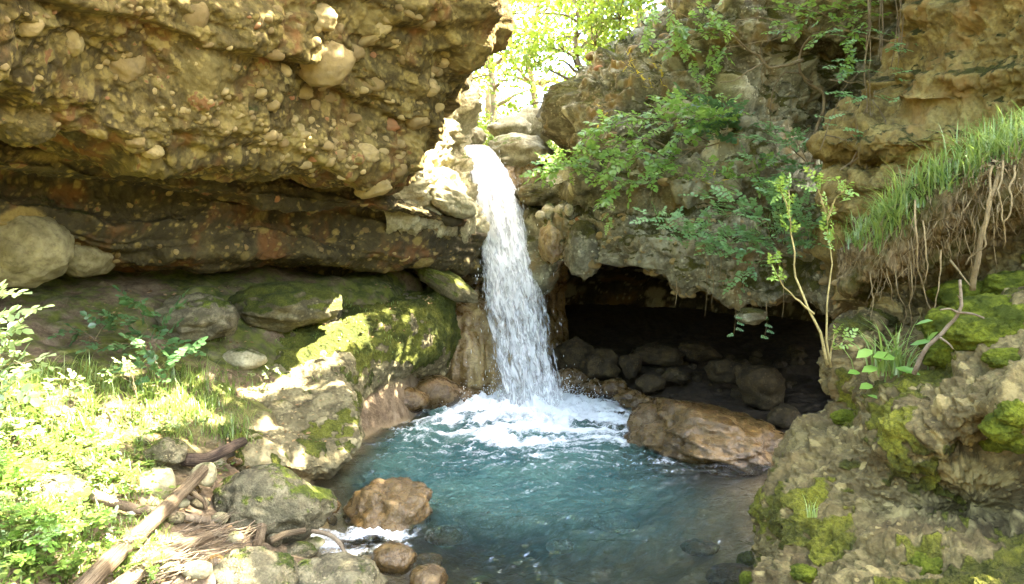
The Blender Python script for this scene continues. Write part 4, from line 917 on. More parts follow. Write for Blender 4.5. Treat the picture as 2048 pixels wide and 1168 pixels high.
root_piece([(1845, 440, 4.1), (1852, 500, 4.05), (1850, 560, 4.08), (1845, 566, 4.1)], .005, .003, seed=5)
root_piece([(1740, 545, 4.45), (1745, 590, 4.4), (1742, 640, 4.4)], .004, .002, seed=6)
root_piece([(2005, 320, 3.85), (2000, 400, 3.8), (2008, 450, 3.8), (2010, 495, 3.85)], .006, .003, 18, 5, .08, seed=7)
root_piece([(2030, 330, 3.8), (2022, 390, 3.75), (2010, 440, 3.75), (2000, 470, 3.8)], .006, .003, 18, 5, .08, seed=8)
root_piece([(1900, 520, 4.1), (1920, 545, 4.02), (1940, 570, 3.98)], .007, .004, seed=9)
R = np.random.default_rng(31)
for i in range(58):
    z = R.random(); tt = R.random()
    u = 1748 + 300 * tt; vtop = 455 - 190 * tt ** .8 + R.uniform(0, 120)
    Yt = 4.48 - .55 * tt
    l = R.uniform(40, 170) * (1.1 - .4 * tt); du = R.normal(0, 24)
    root_piece([(u, vtop, Yt), (u + du * .4 + R.normal(0, 6), vtop + l * .35, Yt - .10 - .06 * R.random()), (u + du * .7 + R.normal(0, 8), vtop + l * .7, Yt - .08), (u + du, vtop + l, Yt - .03)], R.uniform(.002, .0055), .0015, 12, 4, .05, 20 + i)
parts = []
for i in range(170):
    tt = R.random(); u = 1742 + 310 * tt; vtop = 470 - 200 * tt ** .8 + R.uniform(-6, 130); Yt = 4.46 - .55 * tt - R.uniform(0, .10)
    l = R.uniform(12, 60); du = R.normal(-2, 26)
    a, b = P(u, vtop, Yt), P(u + du, vtop + l, Yt + R.normal(-.02, .04))
    parts.append(tube(bend(a, b, 5, R.normal(0, .12), .10, seed=i), np.linspace(.0022, .0008, 5), 3))
V, Fl = merge(parts); o = ob('rootlets', mesh_np('rootlets', V, Fl), M['root'], bank); tag(o, kind='stuff')

# ------------------------------------------------------------------ moss cushions on the near rock
t = NT('moss_cushion'); p = t.pos(); n1 = t.noise(p, 9, 4, .6); n2 = t.noise(p, 85, 4, .7)
c = t.mix(t.rng_(n1, .35, .65), (0.045, 0.055, 0.006), (0.15, 0.165, 0.014)); c = t.mix(t.math('MULTIPLY', t.rng_(n2, .4, .7), .65), c, (0.03, 0.04, 0.006))
M['moss'] = t.out(t.bsdf(c, .95, t.bump(t.math('ADD', t.math('MULTIPLY', n1, .6), n2), 1.0, .02), .1))
def cushion(label, u, v, w, h, seed, lift=.0, Y=None, group=None):
    p, n = hit(u, v); Y = Y or p[1]
    V, Fc = ico(5); R_ = np.random.default_rng(seed); o_ = R_.uniform(0, 40, 3)
    r = 1 + .22 * fbm(V * 1.6 + o_, 3) + .05 * fbm(V * 7 + o_, 2)
    d1, d2, idn = worley(V * 8 + o_); r += .05 * np.sqrt(np.clip(1 - d1 / .6, 0, 1)); r += .05 * fbm(V * 22, 3)
    W = V * r[:, None] * np.array([px(w, Y), px((w + h) * .5, Y), px(h, Y)]) * .5
    c = p + np.array([0,   .40 * px(h, Y), -.08 * px(h, Y)]); c = np.array([c[0], c[1], c[2]])
    tag(ob('moss_cushion', mesh_np('moss_cushion', W, Fc), M['moss'], None, c), label, 'moss', group)
cushion('bright round moss cushion low on the near rock, alone on bare grey stone', 1872, 1142, 84, 66, 1)
for i, (u, v, w, h) in enumerate(((1970, 588, 170, 74), (2010, 625, 150, 90), (2050, 570, 130, 70), (1925, 655, 110, 90), (1985, 665, 140, 76), (1900, 700, 90, 60), (2040, 650, 110, 80))):
    cushion('thick mound of moss in the shelf of moss under the roots', u, v, w, h, 10 + i, group='moss mounds on the shelf under the roots')
cushion('flat moss pad at the top of the bare grey rock face', 2035, 716, 100, 44, 20)
for i, (u, v, w, h) in enumerate(((2018, 855, 70, 60), (2045, 825, 80, 60), (2000, 880, 70, 46), (2050, 880, 70, 50))):
    cushion('moss clump in the group growing on the side of the near rock', u, v, w, h, 30 + i, group='moss clumps on the side of the near rock')
for i, (u, v, w, h) in enumerate(((1496, 1128, 40, 44), (1494, 1156, 34, 30), (1612, 1148, 60, 30), (1700, 835, 70, 30))):
    cushion('small tuft of yellow green moss on the pool side edge of the near rock', u, v, w, h, 40 + i, group='moss tufts along the pool side edge')

# ------------------------------------------------------------------ leaves
def leaf_mat(name, lo, hi, trans=0.4, gloss=0.06, attr=True):
    t = NT(name)
    f = t.attr('tone') if attr else t.n('ShaderNodeObjectInfo').outputs['Random']
    c = t.mix(f, lo, hi)
    d = t.n('ShaderNodeBsdfDiffuse'); t.l(c, d.inputs[0])
    tr = t.n('ShaderNodeBsdfTranslucent'); t.l(t.mix(0.5, c, tuple(min(1, x * 1.5) for x in hi)), tr.inputs[0])
    m = t.n('ShaderNodeMixShader'); m.inputs[0].default_value = trans; t.l(d.outputs[0], m.inputs[1]); t.l(tr.outputs[0], m.inputs[2])
    g = t.n('ShaderNodeBsdfGlossy'); g.inputs['Roughness'].default_value = 0.4
    m2 = t.n('ShaderNodeMixShader'); m2.inputs[0].default_value = gloss; t.l(m.outputs[0], m2.inputs[1]); t.l(g.outputs[0], m2.inputs[2])
    return t.out(m2.outputs[0])
M['leaf_tree'] = leaf_mat('leaf_tree', (0.12, 0.19, 0.014), (0.26, 0.33, 0.03), .55)
M['leaf_added_tree'] = leaf_mat('leaf_added_tree', (0.035, 0.07, 0.010), (0.07, 0.12, 0.015), .35)
M['leaf_fresh'] = leaf_mat('leaf_fresh', (0.13, 0.26, 0.035), (0.25, 0.38, 0.065), .42, attr=False)
M['leaf_blue'] = leaf_mat('leaf_blue', (0.11, 0.235, 0.07), (0.22, 0.36, 0.12), .35, attr=False)
M['leaf_lime'] = leaf_mat('leaf_lime', (0.16, 0.28, 0.035), (0.27, 0.38, 0.06), .45, attr=False)
M['leaf_yellow'] = leaf_mat('leaf_yellow', (0.42, 0.33, 0.01), (0.55, 0.45, 0.02), .4, attr=False)
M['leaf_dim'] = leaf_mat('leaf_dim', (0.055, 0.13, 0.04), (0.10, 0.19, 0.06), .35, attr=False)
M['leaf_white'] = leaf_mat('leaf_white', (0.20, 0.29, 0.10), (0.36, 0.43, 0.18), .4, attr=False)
M['grass'] = leaf_mat('grass', (0.08, 0.16, 0.02), (0.25, 0.32, 0.07), .42)
M['cover'] = leaf_mat('ground_cover_leaf', (0.035, 0.075, 0.012), (0.15, 0.20, 0.035), .35)

LV = np.array([[0, 0, 0], [.28, .30, .05], [.66, .33, .04], [1, 0, -.06], [.66, -.33, .04], [.28, -.30, .05], [.5, 0, -.02]])
LF = np.array([[0, 6, 1], [1, 6, 2], [2, 6, 3], [3, 6, 4], [4, 6, 5], [5, 6, 0]])
def place_leaves(c, d, up, ln, wd, tv=LV, tf=LF):
    """many leaves in one mesh: base points, directions, up hints, lengths, widths"""
    d = d / np.linalg.norm(d, axis=1)[:, None]; s = np.cross(up, d); s /= np.maximum(np.linalg.norm(s, axis=1), 1e-6)[:, None]; n = np.cross(d, s)
    V = c[:, None] + ln[:, None, None] * (tv[None, :, 0:1] * d[:, None] + tv[None, :, 2:3] * n[:, None]) + wd[:, None, None] * tv[None, :, 1:2] * s[:, None]
    Fc = tf[None] + (np.arange(len(c)) * len(tv))[:, None, None]
    return V.reshape(-1, 3), Fc.reshape(-1, 3)
def compound(seed, pairs=4, L_=.16, ll=.055, lw=.05, alt=False, droop=.12, end=True):
    R_ = np.random.default_rng(seed); c, d, ln, wd, up = [], [], [], [], []
    for i in range(pairs):
        t_ = (i + .8) / (pairs + .3)
        for s in (-1, 1):
            tt = t_ + (0.5 / pairs if alt and s > 0 else 0)
            c.append([L_ * tt, 0, -droop * L_ * tt ** 2]); a = R_.uniform(.9, 1.25)
            d.append([math.cos(a), s * math.sin(a), R_.normal(-.1, .18)]); k = R_.uniform(.8, 1.15) * (1.05 - .25 * t_); ln.append(ll * k); wd.append(lw * k); up.append([R_.normal(0, .2), R_.normal(0, .2), 1])
    if end: c.append([L_, 0, -droop * L_]); d.append([1, R_.normal(0, .15), -.15]); ln.append(ll * 1.1); wd.append(lw * 1.1); up.append([0, 0, 1])
    V, Fc = place_leaves(np.array(c), np.array(d), np.array(up, float), np.array(ln), np.array(wd))
    n = 6; pth = np.c_[np.linspace(0, L_, n), np.zeros(n), -droop * L_ * np.linspace(0, 1, n) ** 2]
    tv, tq, tc = tube(pth, np.linspace(.0018, .0007, n), 3)
    return mesh_np('leaf', np.concatenate([V, tv]), [Fc, tq + len(V)], smooth=False)
def leaf_set(key, mat, **kw):
    out = []
    for s in range(4):
        me = compound(hash(key) % 1000 * 0 + len(key) * 31 + s, **kw); me.materials.append(M[mat]); out.append(me)
    return out
LS = {
 'pinnate': leaf_set('pinnate', 'leaf_blue', pairs=4, L_=.19, ll=.060, lw=.060),
 'hazel': leaf_set('hazel', 'leaf_fresh', pairs=3, L_=.20, ll=.080, lw=.075, alt=True),
 'lime': leaf_set('lime', 'leaf_lime', pairs=3, L_=.13, ll=.055, lw=.042, alt=True, droop=-.1),
 'yellow': leaf_set('yellow', 'leaf_yellow', pairs=5, L_=.14, ll=.030, lw=.030, alt=True),
 'dim': leaf_set('dim', 'leaf_dim', pairs=3, L_=.17, ll=.075, lw=.085),
 'white': leaf_set('white', 'leaf_white', pairs=2, L_=.10, ll=.065, lw=.060),
 'fresh': leaf_set('fresh', 'leaf_fresh', pairs=4, L_=.15, ll=.045, lw=.042),
}
def put_leaf(parent, base, pos, d, up, me, sc, R_):
    d = Vector(d).normalized(); up = Vector(up); s = up.cross(d).normalized(); n = d.cross(s)
    m = Matrix((d, s, n)).transposed().to_4x4(); m.translation = Vector(pos) - Vector(base)
    o = bpy.data.objects.new('leaf', me); col.objects.link(o); o.parent = parent
    o.matrix_local = m @ Matrix.Scale(sc, 4)
    return o
def shrub(name, label, branches, leaf, nleaf, sc=1.0, group=None, bark='bark', r0=.008, seed=0, cat='shrub', start=.3, spread=1.0, updir=.25, face=None):
    """branches: lists of (u, v, Y) control points; the first point of the first branch is the base"""
    R_ = np.random.default_rng(500 + seed); base = P(*branches[0][0])
    root = empty(name, base, label, cat, group)
    for bi, cps in enumerate(branches):
        n = 18; pth = curve_pts(cps, n); L_ = np.linalg.norm(np.diff(pth, axis=0), axis=1).sum()
        q = np.c_[np.linspace(0, 5, n), np.full(n, seed + bi * 1.7), np.zeros(n)]
        for k in range(3): pth[:, k] += .035 * L_ * fbm(q + 9 * k, 2) * np.sin(np.linspace(0, 2.2, n))
        rr = r0 * (1 if bi == 0 else .75)
        V, Q, C = tube(pth, np.linspace(rr, rr * .3, n), 6)
        ob('branch', mesh_np('branch', V - base, [Q, C]), M[bark], root)
        T = np.gradient(pth, axis=0)
        k = int(nleaf * (0.6 + .4 * L_)) if nleaf else 0
        for i in range(k):
            t_ = start + (1 - start) * (i + R_.random()) / max(k, 1); f = t_ * (n - 1); i0 = min(int(f), n - 2)
            pos = pth[i0] + (pth[i0 + 1] - pth[i0]) * (f - i0); tg = T[i0] / np.linalg.norm(T[i0])
            sd = np.cross(tg, [0, 0, 1]) * (1 if i % 2 else -1) + R_.normal(0, .45, 3) * spread
            d = tg * R_.uniform(.2, .9) + sd * spread * R_.uniform(.5, 1) + np.array([0, -.25, updir * R_.normal(.3, .6)])
            put_leaf(root, base, pos + R_.normal(0, .02, 3), d, (R_.normal(0, .3), R_.normal(-.35, .3), 1), LS[leaf][int(R_.integers(4))], sc * R_.uniform(.7, 1.2), R_)
        if nleaf: put_leaf(root, base, pth[-1], T[-1] + np.array([0, -.01, 0]), (0, -.3, 1), LS[leaf][0], sc, R_)
    return root

# ---- right cliff
shrub('hazel_shrub', 'leafy green branch reaching out towards the waterfall from the right cliff', [[(1475, 275, 9.2), (1380, 300, 8.9), (1250, 315, 9.0), (1150, 325, 9.3), (1075, 345, 9.5)], [(1420, 285, 9.0), (1330, 240, 8.8), (1240, 235, 8.9), (1170, 280, 9.1)],
      [(1400, 290, 9.0), (1330, 330, 8.8), (1270, 360, 8.8), (1225, 385, 8.9)], [(1450, 275, 9.1), (1390, 225, 8.8), (1340, 205, 8.7)], [(1350, 300, 8.9), (1280, 275, 8.8), (1200, 300, 9.0), (1120, 315, 9.3)], [(1470, 270, 9.1), (1440, 235, 8.8), (1400, 245, 8.7), (1355, 270, 8.7)], [(1330, 315, 8.9), (1290, 300, 8.7), (1210, 345, 8.9), (1100, 330, 9.3)]],
      'hazel', 30, .95, seed=1, r0=.010)
shrub('hanging_shrub', 'bright green shrub hanging down the upper face of the right cliff', [[(1330, -40, 10.2), (1345, 40, 10.0), (1375, 100, 9.9), (1400, 150, 9.8)], [(1330, -40, 10.2), (1300, 30, 10.2), (1290, 70, 10.1)], [(1345, 20, 10.0), (1400, 50, 9.8), (1430, 110, 9.7)], [(1340, 10, 10), (1360, 60, 9.9), (1330, 90, 9.9)], [(1330, -40, 10.2), (1400, 0, 9.8), (1440, 30, 9.7), (1410, 200, 9.7)]],
      'hazel', 17, .95, seed=2)
shrub('yellow_broom', 'sprigs of yellow flowers growing above the leafy branch on the right cliff', [[(1340, 210, 10.0), (1310, 170, 9.95), (1270, 140, 9.95), (1255, 110, 9.95)], [(1340, 205, 10), (1320, 150, 9.9), (1300, 105, 9.9)], [(1335, 200, 10), (1290, 160, 9.9), (1250, 128, 9.9)]], 'yellow', 14, .6, seed=3, r0=.005)
shrub('yellow_broom', 'sprigs of yellow flowers on bare grey rock beside the leafy branch', [[(1240, 240, 10.1), (1215, 230, 10.0), (1200, 215, 10.0)], [(1240, 250, 10.1), (1205, 255, 10), (1190, 250, 10)]], 'yellow', 9, .5, seed=4, r0=.004)
shrub('yellow_broom', 'small yellow flower head on a dry stalk above the lower shrubs', [[(1422, 440, 8.55), (1424, 400, 8.5), (1428, 352, 8.5)], [(1424, 400, 8.5), (1440, 360, 8.5), (1455, 350, 8.5)]], 'yellow', 4, .5, seed=5, r0=.005, start=.8)
shrub('pinnate_shrub', 'grey green shrub with rows of oval leaflets on the ledge of the right cliff', [[(1560, 500, 8.1), (1500, 420, 7.9), (1440, 400, 7.8), (1400, 390, 7.8)], [(1560, 500, 8.1), (1530, 440, 7.9), (1470, 430, 7.7), (1390, 440, 7.8), (1300, 430, 8.1)], [(1560, 500, 8.1), (1560, 430, 7.8), (1540, 385, 7.7)],
      [(1560, 500, 8.1), (1500, 470, 7.8), (1430, 480, 7.8), (1380, 470, 7.9)], [(1560, 500, 8.1), (1590, 430, 7.7), (1640, 400, 7.6)], [(1560, 500, 8.1), (1620, 450, 7.6), (1680, 430, 7.5)], [(1560, 500, 8.1), (1520, 480, 7.8), (1480, 500, 7.7), (1430, 500, 7.8)]], 'pinnate', 24, .9, seed=6)
shrub('pinnate_shrub', 'grey green shrub around the foot of the twisted tree', [[(1620, 330, 8.7), (1570, 290, 8.5), (1500, 275, 8.4)], [(1620, 330, 8.7), (1560, 320, 8.4), (1490, 320, 8.4)], [(1620, 330, 8.7), (1640, 290, 8.5), (1690, 300, 8.3)], [(1620, 330, 8.7), (1590, 340, 8.4), (1540, 360, 8.3)], [(1620, 330, 8.7), (1660, 340, 8.3), (1700, 350, 8.2)], [(1620, 330, 8.7), (1580, 270, 8.4), (1540, 255, 8.3)]], 'pinnate', 18, .9, seed=7)
shrub('pinnate_shrub', 'broad leaved dark shrub on the right cliff behind the leafy branch', [[(1500, 290, 9.3), (1460, 250, 9.0), (1420, 250, 8.9)], [(1500, 290, 9.3), (1440, 270, 8.9), (1380, 265, 8.9)], [(1500, 290, 9.3), (1470, 230, 9.0), (1450, 215, 8.9)], [(1500, 290, 9.3), (1420, 215, 9.0), (1370, 195, 8.9)]], 'dim', 16, 1.0, seed=8)
shrub('fresh_shrub', 'little green plant hanging on the rock beside the waterfall', [[(1225, 385, 9.2), (1218, 420, 9.1), (1212, 448, 9.1)], [(1225, 385, 9.2), (1235, 350, 9.1), (1240, 330, 9.0)], [(1225, 385, 9.2), (1200, 410, 9.2)]], 'fresh', 9, .7, seed=9, r0=.004)
shrub('fresh_shrub', 'airy green branch crossing the upper right face above the twisted tree', [[(1800, -30, 8.4), (1700, 10, 8.2), (1600, 25, 8.1), (1540, 15, 8.1)], [(1760, 0, 8.3), (1690, 40, 8.0), (1640, 75, 8.0)], [(1740, 0, 8.2), (1720, 70, 7.9), (1690, 130, 7.9)], [(1700, 10, 8.2), (1640, 30, 8.0), (1560, 60, 8.0)]], 'hazel', 12, .8, seed=71, r0=.006)
shrub('fresh_shrub', 'spray of light green leaves above the lower ledge of the right cliff', [[(1500, 400, 8.7), (1440, 370, 8.5), (1380, 350, 8.5), (1330, 345, 8.5)], [(1500, 400, 8.7), (1460, 350, 8.5), (1420, 330, 8.4)], [(1500, 400, 8.7), (1520, 350, 8.5), (1530, 325, 8.4)], [(1500, 400, 8.7), (1560, 370, 8.4), (1620, 360, 8.3)]], 'hazel', 14, .75, seed=72, r0=.005)
shrub('fresh_shrub', 'light green leaves trailing down the cliff below the hanging shrub', [[(1410, 180, 9.7), (1390, 215, 9.5), (1340, 250, 9.4), (1300, 265, 9.4)], [(1410, 180, 9.7), (1420, 230, 9.4), (1430, 290, 9.3)], [(1410, 180, 9.7), (1450, 200, 9.4), (1490, 235, 9.3)], [(1410, 180, 9.7), (1360, 190, 9.5), (1310, 215, 9.5)]], 'hazel', 15, .8, seed=73, r0=.005)
shrub('pinnate_shrub', 'grey green sprays over the cave lip below the lower ledge', [[(1540, 510, 8.2), (1480, 500, 7.9), (1400, 490, 7.9), (1350, 480, 8.0)], [(1540, 510, 8.2), (1500, 540, 8.0), (1470, 560, 8.0)], [(1540, 510, 8.2), (1600, 490, 7.8), (1660, 490, 7.6)], [(1540, 510, 8.2), (1450, 460, 7.9), (1340, 455, 8.0)]], 'pinnate', 14, .8, seed=74, r0=.005)
# twisted tree with bare limbs
tw = empty('twisted_tree', P(1628, 335, 8.6), 'thin twisted tree with bare brown limbs in front of the dark hollow', 'tree')
def limb(parent, cps, r0, r1, name='limb', n=22, mat='bark', sides=7, wob=.02, seed=0):
    pth = curve_pts(cps, n); L_ = np.linalg.norm(pth[-1] - pth[0]); q = np.c_[np.linspace(0, 6, n), np.full(n, seed * 1.3), np.zeros(n)]
    for k in range(3): pth[:, k] += wob * L_ * fbm(q + 7 * k, 2) * np.sin(np.linspace(0, 3.0, n))
    V, Q, C = tube(pth, np.linspace(r0, r1, n), sides); b = np.array(parent.location)
    return ob(name, mesh_np(name, V - b, [Q, C]), M[mat], parent)
limb(tw, [(1628, 335, 8.6), (1632, 270, 8.5), (1648, 215, 8.45), (1645, 185, 8.4), (1622, 170, 8.4), (1606, 155, 8.35), (1606, 95, 8.3), (1625, 70, 8.25)], .024, .012, 'trunk', 30, seed=1)
for i, (cps, a, b) in enumerate((([(1606, 120, 8.3), (1570, 132, 8.2), (1540, 135, 8.2), (1520, 115, 8.2), (1490, 95, 8.1), (1460, 60, 8.1)], .022, .008), ([(1530, 125, 8.2), (1500, 140, 8.1), (1470, 160, 8.1), (1440, 165, 8.1)], .010, .005), ([(1625, 70, 8.25), (1680, 60, 8.1), (1740, 75, 8.0), (1790, 85, 7.9)], .016, .010),
        ([(1625, 70, 8.25), (1580, 45, 8.1), (1520, 35, 8.1), (1470, 40, 8.0)], .012, .005), ([(1625, 165, 8.4), (1590, 145, 8.3), (1565, 150, 8.2), (1545, 190, 8.2), (1540, 260, 8.2)], .010, .004), ([(1790, 85, 7.9), (1830, 60, 7.8), (1880, 20, 7.7)], .010, .006), ([(1680, 60, 8.1), (1650, 30, 8), (1600, 10, 8)], .008, .004),
        ([(1600, 45, 8.1), (1560, 75, 8), (1510, 85, 8), (1450, 95, 8.0)], .007, .003), ([(1640, 65, 8.1), (1690, 75, 8), (1750, 70, 8)], .006, .003), ([(1520, 115, 8.2), (1525, 80, 8.1), (1545, 60, 8)], .006, .003))):
    limb(tw, cps, a, b, seed=i + 2)
R = np.random.default_rng(44)
for i, (u, v) in enumerate(((1590, 18), (1575, 45), (1555, 40), (1680, 40), (1700, 55), (1720, 45), (1690, 15), (1745, 20), (1770, 30), (1800, 90), (1590, 55), (1760, 10), (1740, 5), (1700, 5), (1545, 50), (1560, 10))):
    put_leaf(tw, tw.location, P(u, v, 8.0), (R.normal(0, 1), -.4, R.normal(0, .3)), (0, -.4, 1), LS['fresh'][i % 4], R.uniform(.8, 1.2), R)
# hanging vines with leaf sprays
for k, (u0, lab, top, bot, lv) in enumerate(((1738, 'long straight vine hanging in front of the ochre wall with leaf sprays', -60, 410, ((1700, 70), (1690, 120), (1750, 60), (1660, 190), (1720, 195), (1780, 150), (1680, 140), (1640, 230), (1790, 190), (1700, 260), (1760, 265), (1820, 145))),
                                             (1795, 'bundle of upright bare stems against the dark hollow', -60, 135, ((1800, 95), (1812, 88))), (1756, 'slanting bare stem behind the long straight vine', -60, 120, ()))):
    vn = empty('vine', P(u0, top, 7.0), lab, 'vine')
    for j in range(3):
        limb(vn, [(u0 + R.normal(0, 10), top, 7.0), (u0 + R.normal(0, 8), (top + bot) / 2, 6.95), (u0 + R.normal(0, 5), bot, 6.9)], .009 if j == 0 else .005, .004, 'stem', seed=30 + k * 3 + j, wob=.015)
    for i, (u, v) in enumerate(lv):
        for j in range(3):
            put_leaf(vn, vn.location, P(u + 14 * j - 14, v + R.normal(0, 5), 6.85), (R.choice([-1, 1]) * 1.0, -.3, R.normal(0, .2)), (0, -.5, 1), LS['pinnate'][(i + j) % 4], R.uniform(.55, .8), R)
dt = empty('dry_twigs', P(1690, 300, 6.9), 'thin bare twigs crossing in front of the ochre wall', 'twigs')
for i, cps in enumerate(([(1650, 270, 7), (1720, 285, 6.9), (1780, 292, 6.8), (1850, 298, 6.7)], [(1680, 340, 6.9), (1740, 305, 6.8), (1800, 295, 6.7)], [(1640, 300, 7.1), (1690, 180, 7), (1735, 120, 7)], [(1700, 330, 6.9), (1740, 250, 6.9), (1750, 180, 6.9)], [(1660, 160, 7.2), (1720, 165, 7), (1790, 160, 6.9)], [(1745, 200, 6.9), (1770, 240, 6.85), (1760, 320, 6.85)], [(1735, 210, 6.9), (1715, 260, 6.9), (1722, 330, 6.9)])):
    limb(dt, cps, .006, .002, 'twig', seed=60 + i, wob=.04, sides=5)
# trailing roots under the cave lip
for i, (u, v0, v1, lf) in enumerate(((1412, 520, 632, 0), (1425, 530, 612, 0), (1470, 540, 668, 1), (1485, 540, 600, 1), (1532, 600, 672, 1), (1566, 560, 638, 0), (1352, 560, 612, 0), (1418, 450, 560, 0), (1440, 500, 580, 0))):
    vn = empty('hanging_root', P(u, v0, 8.2), 'thin root hanging from the lip of the cave' if not lf else 'trailing ivy strand hanging from the lip of the cave', 'root' if not lf else 'ivy', 'bare roots under the cave lip' if not lf else 'ivy strands under the cave lip')
    limb(vn, [(u, v0, 8.2), (u + 2, (v0 + v1) / 2, 8.15), (u - 2, v1, 8.15)], .005, .002, 'stem', 12, 'root', 5, seed=i)
    if lf:
        for j in range(4): put_leaf(vn, vn.location, P(u + R.normal(0, 4), v1 - 12 * j, 8.12), (R.normal(0, 1), -.6, -.3), (0, -1, .4), LS['pinnate'][j], .35, R)

# ---- near rock: two saplings, herb tuft, dead twig
shrub('sapling', 'forked sapling with bare yellowish stems and fresh leaves at its tips on the near rock', [[(1655, 730, 4.2), (1640, 660, 4.2), (1610, 600, 4.2), (1590, 540, 4.2), (1580, 450, 4.2), (1578, 380, 4.2)], [(1662, 735, 4.2), (1650, 660, 4.2), (1662, 560, 4.2), (1660, 480, 4.2), (1650, 420, 4.2)],
      [(1628, 628, 4.2), (1590, 595, 4.15), (1560, 560, 4.1), (1545, 530, 4.1)], [(1580, 440, 4.2), (1570, 400, 4.15), (1560, 375, 4.1)], [(1655, 440, 4.2), (1670, 400, 4.15), (1690, 380, 4.1)], [(1652, 430, 4.2), (1640, 390, 4.15), (1635, 365, 4.1)]], 'lime', 13, .50, seed=21, r0=.009, bark='sapling_stem', start=.72, updir=.9, cat='sapling')
for nm, lab, cps in (('sapling', 'low leafy sprout beside the foot of the forked sapling', [[(1660, 720, 4.1), (1664, 690, 4.1), (1670, 665, 4.1)], [(1662, 700, 4.1), (1690, 680, 4.0)]]),):
    shrub(nm, lab, cps, 'lime', 5, .45, seed=22, r0=.005, bark='sapling_stem', start=.5, cat='sprout')
def blades(c, h, lean, wd, R_, seg=4, az=None):
    """grass blades: bases, heights, lean; returns mesh arrays"""
    n = len(c); a = R_.uniform(0, 2 * np.pi, n) if az is None else az
    dirx = np.c_[np.cos(a), np.sin(a), np.zeros(n)]; side = np.c_[-np.sin(a), np.cos(a), np.zeros(n)]
    t_ = np.linspace(0, 1, seg + 1); V = []
    for k in t_:
        ctr = c + dirx * (lean * h * k ** 2)[:, None] + np.array([0, 0, 1]) * (h * (k - .35 * np.clip(lean, 0, 1.6) * k ** 2.5))[:, None]
        w_ = (wd * (1 - k ** 1.8) * .5 + .0004)[:, None]; V += [ctr - side * w_, ctr + side * w_]
    V = np.stack(V, 1); m = 2 * (seg + 1)
    q = np.array([[2 * k, 2 * k + 1, 2 * k + 3, 2 * k + 2] for k in range(seg)])
    return V.reshape(-1, 3), (q[None] + (np.arange(n) * m)[:, None, None]).reshape(-1, 4), m
tuft = empty('herb_tuft', P(1760, 755, 4.0), 'tuft of grass and broad green leaves on the shelf of the near rock', 'plant')
R = np.random.default_rng(8)
bl = np.array([P(R.normal(1790, 26), 745 + R.normal(0, 8), 3.95 + R.normal(0, .05)) for i in range(80)])
V, Q, m = blades(bl, R.uniform(.14, .36, 80), R.uniform(.2, 1.3, 80), R.uniform(.006, .013, 80), R)
ob('grass_blades', mesh_np('grass_blades', V - np.array(tuft.location), Q, {'tone': np.repeat(R.random(80), m)}), M['grass'], tuft)
bv, bf = place_leaves(np.array([[0, 0, 0.]]), np.array([[1, 0, .0]]), np.array([[0, 0, 1.]]), np.array([1.]), np.array([.62]))
bme = mesh_np('leaf', bv, bf); bme.materials.append(M['leaf_fresh'])
for u, v, l, du, dv in ((1745, 700, .15, -40, 18), (1790, 715, .17, -52, -4), (1790, 735, .17, 40, 10), (1840, 720, .16, 30, -18), (1850, 690, .13, 26, -30), (1745, 770, .12, -34, 8), (1720, 745, .11, -40, 0), (1755, 735, .13, -50, 12), (1820, 690, .12, 40, -8), (1735, 790, .10, 20, 6), (1800, 760, .12, 34, 6), (1830, 650, .14, 34, -10)):
    a = P(u, v, 3.88); d = P(u + du, v + dv, 3.8) - a; put_leaf(tuft, tuft.location, a, d, (0, -.8, 1), bme, l * R.uniform(.7, .95), R)
dtw = empty('dead_twig', P(1830, 745, 3.7), 'bare forked dead twig leaning on the moss shelf', 'twig')
for i, (cps, a, b) in enumerate((([(1828, 748, 3.7), (1850, 700, 3.65), (1890, 660, 3.6), (1918, 625, 3.55), (1920, 560, 3.5)], .012, .006), ([(1918, 625, 3.55), (1890, 618, 3.5), (1880, 620, 3.5)], .006, .003), ([(1918, 625, 3.55), (1945, 628, 3.5), (1968, 636, 3.45)], .007, .004), ([(1880, 675, 3.6), (1900, 690, 3.55), (1906, 698, 3.55)], .006, .003), ([(1921, 600, 3.5), (1915, 590, 3.48)], .004, .002))):
    limb(dtw, cps, a, b, 'twig', 14, 'stick', 6, .01, seed=i)
sp = empty('rock_plant', P(1622, 1040, 3.35), 'small pale sprig of grass growing in the face of the near rock', 'plant')
bl = np.array([P(1622 + R.normal(0, 6), 1035, 3.3) for i in range(16)]); V, Q, m = blades(bl, R.uniform(.05, .12, 16), R.uniform(.2, 1.2, 16), R.uniform(.003, .006, 16), R)
ob('grass_blades', mesh_np('grass_blades', V - np.array(sp.location), Q, {'tone': np.full(len(V), .9)}), M['grass'], sp)

# ---- grass and ground cover
def grass_on(name, label, pts_px, hrange, lean, R_, seg=4, wd=(.004, .009)):
    c = []
    for u, v in pts_px:
        p_, n_ = hit(u, v); c.append(p_)
    c = np.array(c); n = len(c)
    V, Q, m = blades(c, R_.uniform(*hrange, n), R_.uniform(*lean, n), R_.uniform(*wd, n), R_, seg)
    return tag(ob(name, mesh_np(name, V, Q, {'tone': np.repeat(R_.random(n), m)}), M['grass']), label, 'grass', kind='stuff')
R = np.random.default_rng(21)
def tufts(n_t, per, ufn, sd=8):
    out = []
    for i in range(n_t):
        u, v = ufn()
        out += [(u + R.normal(0, sd), v + R.normal(0, sd * .5)) for _ in range(per)]
    return out
def bank_spot():
    t_ = R.random(); return 1790 + 270 * t_ + R.normal(0, 18), 425 - 165 * t_ ** .85 + R.normal(2, 18)
grass_on('bank_grass', 'long fresh grass on top of the root bank', tufts(105, 10, bank_spot, 9), (.06, .28), (.1, 1.7), R, 6, (.003, .011))
grass_on('bank_grass', 'drooping grass at the left end of the root bank', tufts(16, 12, lambda: (R.uniform(1755, 1800), R.uniform(440, 480)), 6), (.12, .30), (.5, 1.3), R)
